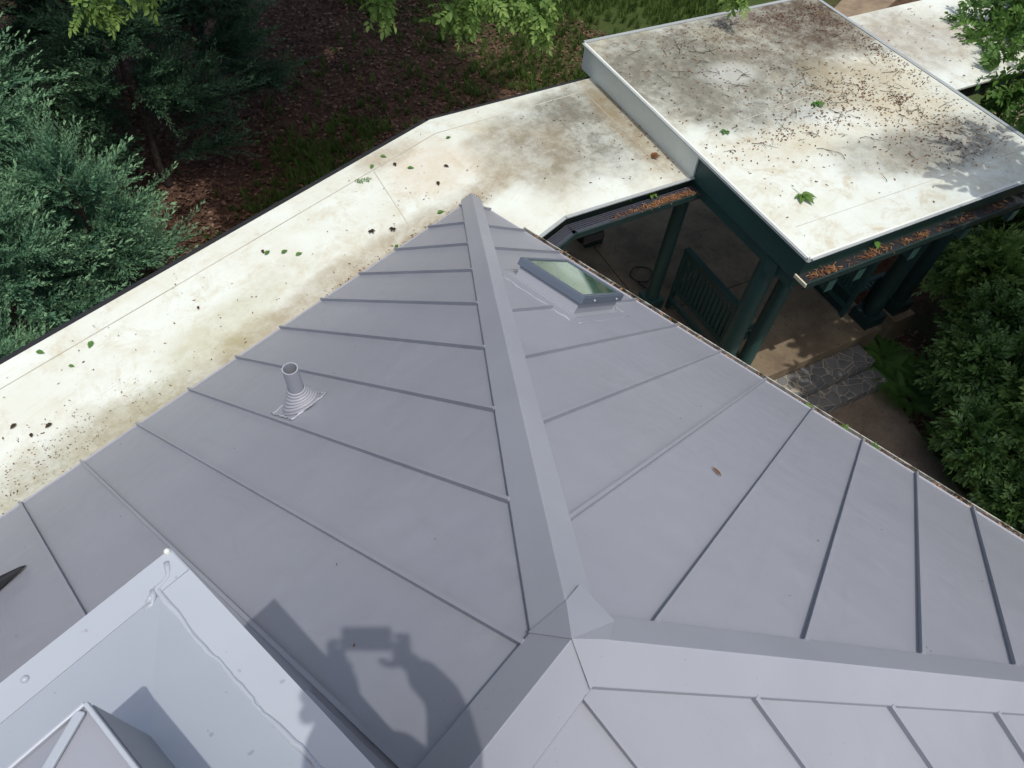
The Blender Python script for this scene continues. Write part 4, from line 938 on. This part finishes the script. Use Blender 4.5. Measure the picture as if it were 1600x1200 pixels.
# stuff on the ground: leaf flakes, grass patches
rng = np.random.default_rng(99)
def ground_z(x, y): return GZ-.14
x = rng.uniform(-22, 9, 30000); y = rng.uniform(-24, -3.2, 30000)
flat_scatter('leaf_mulch', np.stack([x, y], -1), GZ-.12, lf, (.10, .26), 'dead_leaf', 'brown dead leaves carpeting the shaded ground', .12, .10)
x = rng.uniform(-13, -5.5, 2600); y = rng.uniform(8.5, 16, 2600); ok = (y-9.6) > -(x+9.2)*1.35+.6; ok = (x < -9.6-(y-9.9)*-.62)
flat_scatter('leaf_mulch', np.stack([x, y], -1)[ok], GZ-.10, lf, (.10, .24), 'dead_leaf', 'reddish dead leaves under the shrubs on the right', .4, .10)
gt = [grass_tuft(i, 10) for i in (3, 4)]
def grass(pts, size, label):
    n_ = len(pts); a = rng.uniform(0, 6.28, n_); c_, s_ = np.cos(a), np.sin(a); z_ = np.zeros(n_); o_ = np.ones(n_)
    M = np.stack([np.stack([c_, -s_, z_], -1), np.stack([s_, c_, z_], -1), np.stack([z_, z_, o_], -1)], 1)*rng.uniform(*size, n_)[:, None, None]
    V, F, r, t = scatter(gt[0], M, np.concatenate([pts, np.full((n_, 1), GZ-.13)], 1)); tag(npmesh('grass', V, F, 'grass_blade', None, rnd=r), label, kind='stuff')
P = []
for cx_, cy_, sx, sy, n_ in ((-4.3, -12.8, .7, .9, 200), (-3.7, -10.9, .6, .7, 120), (-1.8, -11.7, .7, .5, 90), (-7.2, -12.6, 1.1, .9, 150), (-13, -11.5, 1.6, .8, 90), (1.9, -10.6, 1.2, .5, 90), (-9.5, -17, 4, 2, 90), (-15, -15, 2.5, 1.5, 90)):
    P.append(np.stack([rng.normal(cx_, sx, n_), rng.normal(cy_, sy, n_)], -1))
P = np.concatenate(P); P = P[P[:, 1] < -4.2]; grass(P, (.18, .48), 'tufts of grass breaking through the brown mulch')
x = rng.uniform(-48, -14, 16000); y = rng.uniform(-24, 2, 16000); nn = np.sin(x*.5)*np.cos(y*.45+1)+rng.normal(0, .5, 16000)-(x+20)*.08; ok = (nn > -.1) & (y < -5-(x+14)*-.18)
far = np.stack([x, y], -1)[ok]; far = far[~((far[:, 0] < -28) & (far[:, 1] > -4.2))]
grass(far, (.25, .55), 'sunlit green lawn beyond the canopies at the top of the picture')
x = rng.uniform(-40, -19, 2200); y = rng.uniform(6.5, 15, 2200); grass(np.stack([x, y], -1), (.25, .6), 'grass seen under the maple at the upper right')

# ================================================================= THE PHOTOGRAPHER (behind the lens; only the shadow shows)
def skin_body(name, verts, edges, rads, mat, parent, org, root=0, sub=2):
    O = W(org); me = bpy.data.meshes.new(name); me.from_pydata([tuple(W(v)-O) for v in verts], edges, []); me.materials.append(MATS[mat])
    o = bpy.data.objects.new(name, me); COL.objects.link(o); o.parent = parent
    md = o.modifiers.new('skin', 'SKIN'); md.use_smooth_shade = True
    if not me.skin_vertices: me.skin_vertices.new()
    for i, sv in enumerate(me.skin_vertices[0].data):
        r = rads[i]; sv.radius = (r*S, r*S) if not isinstance(r, tuple) else (r[0]*S, r[1]*S); sv.use_root = (i == root)
    s_ = o.modifiers.new('sub', 'SUBSURF'); s_.levels = sub; s_.render_levels = sub
    return o
PX, PT = 10.0, 9.4
footz = lambda t: (BT-t)*TP
PE = Thing('person', (PX, PT, footz(PT)), 'person in work clothes standing behind the camera holding a phone up with both hands', 'person')
cv = Vector(CAM); Xv, Uv, Fv = XV.copy(), UV.copy(), FV.copy()
hR = cv+Xv*.38-Fv*.05-Uv*.10; hL = cv-Xv*.02-Fv*.09-Uv*.13
pel = Vector((10.0, 9.30, 7.0)); chest = Vector((9.95, 9.06, 8.05)); neck = Vector((9.82, 8.95, 8.50)); head = Vector((9.78, 8.92, 8.85)); headt = Vector((9.75, 8.88, 9.08))
shR = chest+Vector((-.24, .10, .28)); shL = chest+Vector((.26, -.26, .28))
elR = Vector((9.36, 9.0, 9.3)); elL = Vector((9.84, 8.60, 9.35))
V = [pel, (pel+chest)/2, chest, neck, head, headt, shR, elR, (elR*.15+hR*.85), shL, elL, (elL*.15+hL*.85)]
E_ = [(0, 1), (1, 2), (2, 3), (3, 4), (4, 5), (2, 6), (6, 7), (7, 8), (2, 9), (9, 10), (10, 11)]
Rr = [(.28, .24), (.26, .22), (.30, .22), .13, .215, .17, .14, .095, .065, .14, .095, .065]
for sx, ft in ((-1, (9.75, 9.55)), (1, (10.25, 9.25))):
    b0 = len(V); hip = pel+Vector((.18*sx, -.08*sx, -.12)); fz = footz(ft[1])+.09; kn = (hip+Vector((*ft, fz)))/2+Vector((-.02, -.22, .0))
    V += [hip, kn, Vector((*ft, fz+.12)), Vector((ft[0]-.05, ft[1]-.36, footz(ft[1]-.36)+.10))]; E_ += [(0, b0), (b0, b0+1), (b0+1, b0+2), (b0+2, b0+3)]; Rr += [.22, .15, .10, .09]
body = skin_body('body', V, E_, Rr, 'skin', PE.o, PE.org)
# clothing shells: shirt and trousers as slightly larger skins
skin_body('shirt', [pel+Vector((0, 0, .1)), (pel+chest)/2, chest, chest+Vector((0, 0, .36)), shR, elR, elR*.45+hR*.55, shL, elL, elL*.45+hL*.55], [(0, 1), (1, 2), (2, 3), (2, 4), (4, 5), (5, 6), (2, 7), (7, 8), (8, 9)],
    [(.31, .26), (.29, .24), (.33, .25), .16, .17, .125, .11, .17, .125, .11], 'shirt_cloth', PE.o, PE.org)
hp = [V[12], V[13], V[14]*.85+V[13]*.15, V[16], V[17], V[18]*.85+V[17]*.15]
skin_body('trousers', [pel]+hp, [(0, 1), (1, 2), (2, 3), (0, 4), (4, 5), (5, 6)], [(.39, .30), .26, .19, .15, .26, .19, .15], 'trouser_cloth', PE.o, PE.org)
for a, b in ((14, 15), (18, 19)):
    skin_body('boot', [V[a]+Vector((0, .08, 0)), V[a]+Vector((0, -.02, -.06)), V[b]+Vector((0, -.05, .0))], [(0, 1), (1, 2)], [.14, .14, .11], 'boot_leather', PE.o, PE.org)
hd = head+Vector((.02, .05, .12)); skin_body('hair', [hd+Vector((0, .1, -.12)), hd, hd+Vector((-.03, -.06, .16))], [(0, 1), (1, 2)], [.20, .245, .17], 'hair_brown', PE.o, PE.org)
fd = (cv-head); fd.normalize()
mb = MB(); nb_ = head+fd*.24; mb.tube([nb_+Vector((0, 0, .05)), nb_+fd*.06-Vector((0, 0, .03)), nb_-Vector((0, 0, .06))], [.02, .035, .02], 8); PE.part('nose', mb, 'skin', smooth=True)
# hands: palm, four fingers behind the phone, thumb on the near side
for hp_, sg in ((hR, 1), (hL, -1)):
    wr = (elR if sg > 0 else elL)*.15+hp_*.85; pc = hp_+Xv*.02*sg-Fv*.06
    vs = [wr, pc-Uv*.03]; ed = [(0, 1)]; rd = [.065, .085]
    for j, L_ in enumerate((.17, .20, .19, .15)):
        k0 = len(vs); o_ = Uv*(.085-.057*j)+Xv*.035*sg; p0 = pc+o_; p1 = p0+Fv*.035+Xv*sg*.03; p2 = p1+Fv*.05-Xv*sg*.02; p3 = p2-Xv*sg*L_*.55
        vs += [p0, p1, p2, p3]; ed += [(1, k0), (k0, k0+1), (k0+1, k0+2), (k0+2, k0+3)]; rd += [.027, .026, .024, .02]
    k0 = len(vs); t0 = pc-Uv*.07; vs += [t0, t0-Xv*sg*.06-Fv*.04, t0-Xv*sg*.14-Fv*.03+Uv*.03]; ed += [(1, k0), (k0, k0+1), (k0+1, k0+2)]; rd += [.03, .026, .02]
    # fingers stay beside the lens: the phone reaches from -.09 to +.29 along X
    skin_body('hand', vs, ed, rd, 'skin', PE.o, PE.org)
PH = Thing('phone', tuple(cv+Xv*.13-Fv*.03), 'black phone held level in both hands behind the lens', 'phone')
mb = MB(); mb.box(cv+Xv*.16-Fv*.035-Uv*.03, (Xv, Uv, Fv), (.185, .088, .012)); PH.part('phone_body', mb, 'black_metal', bevel=.01)
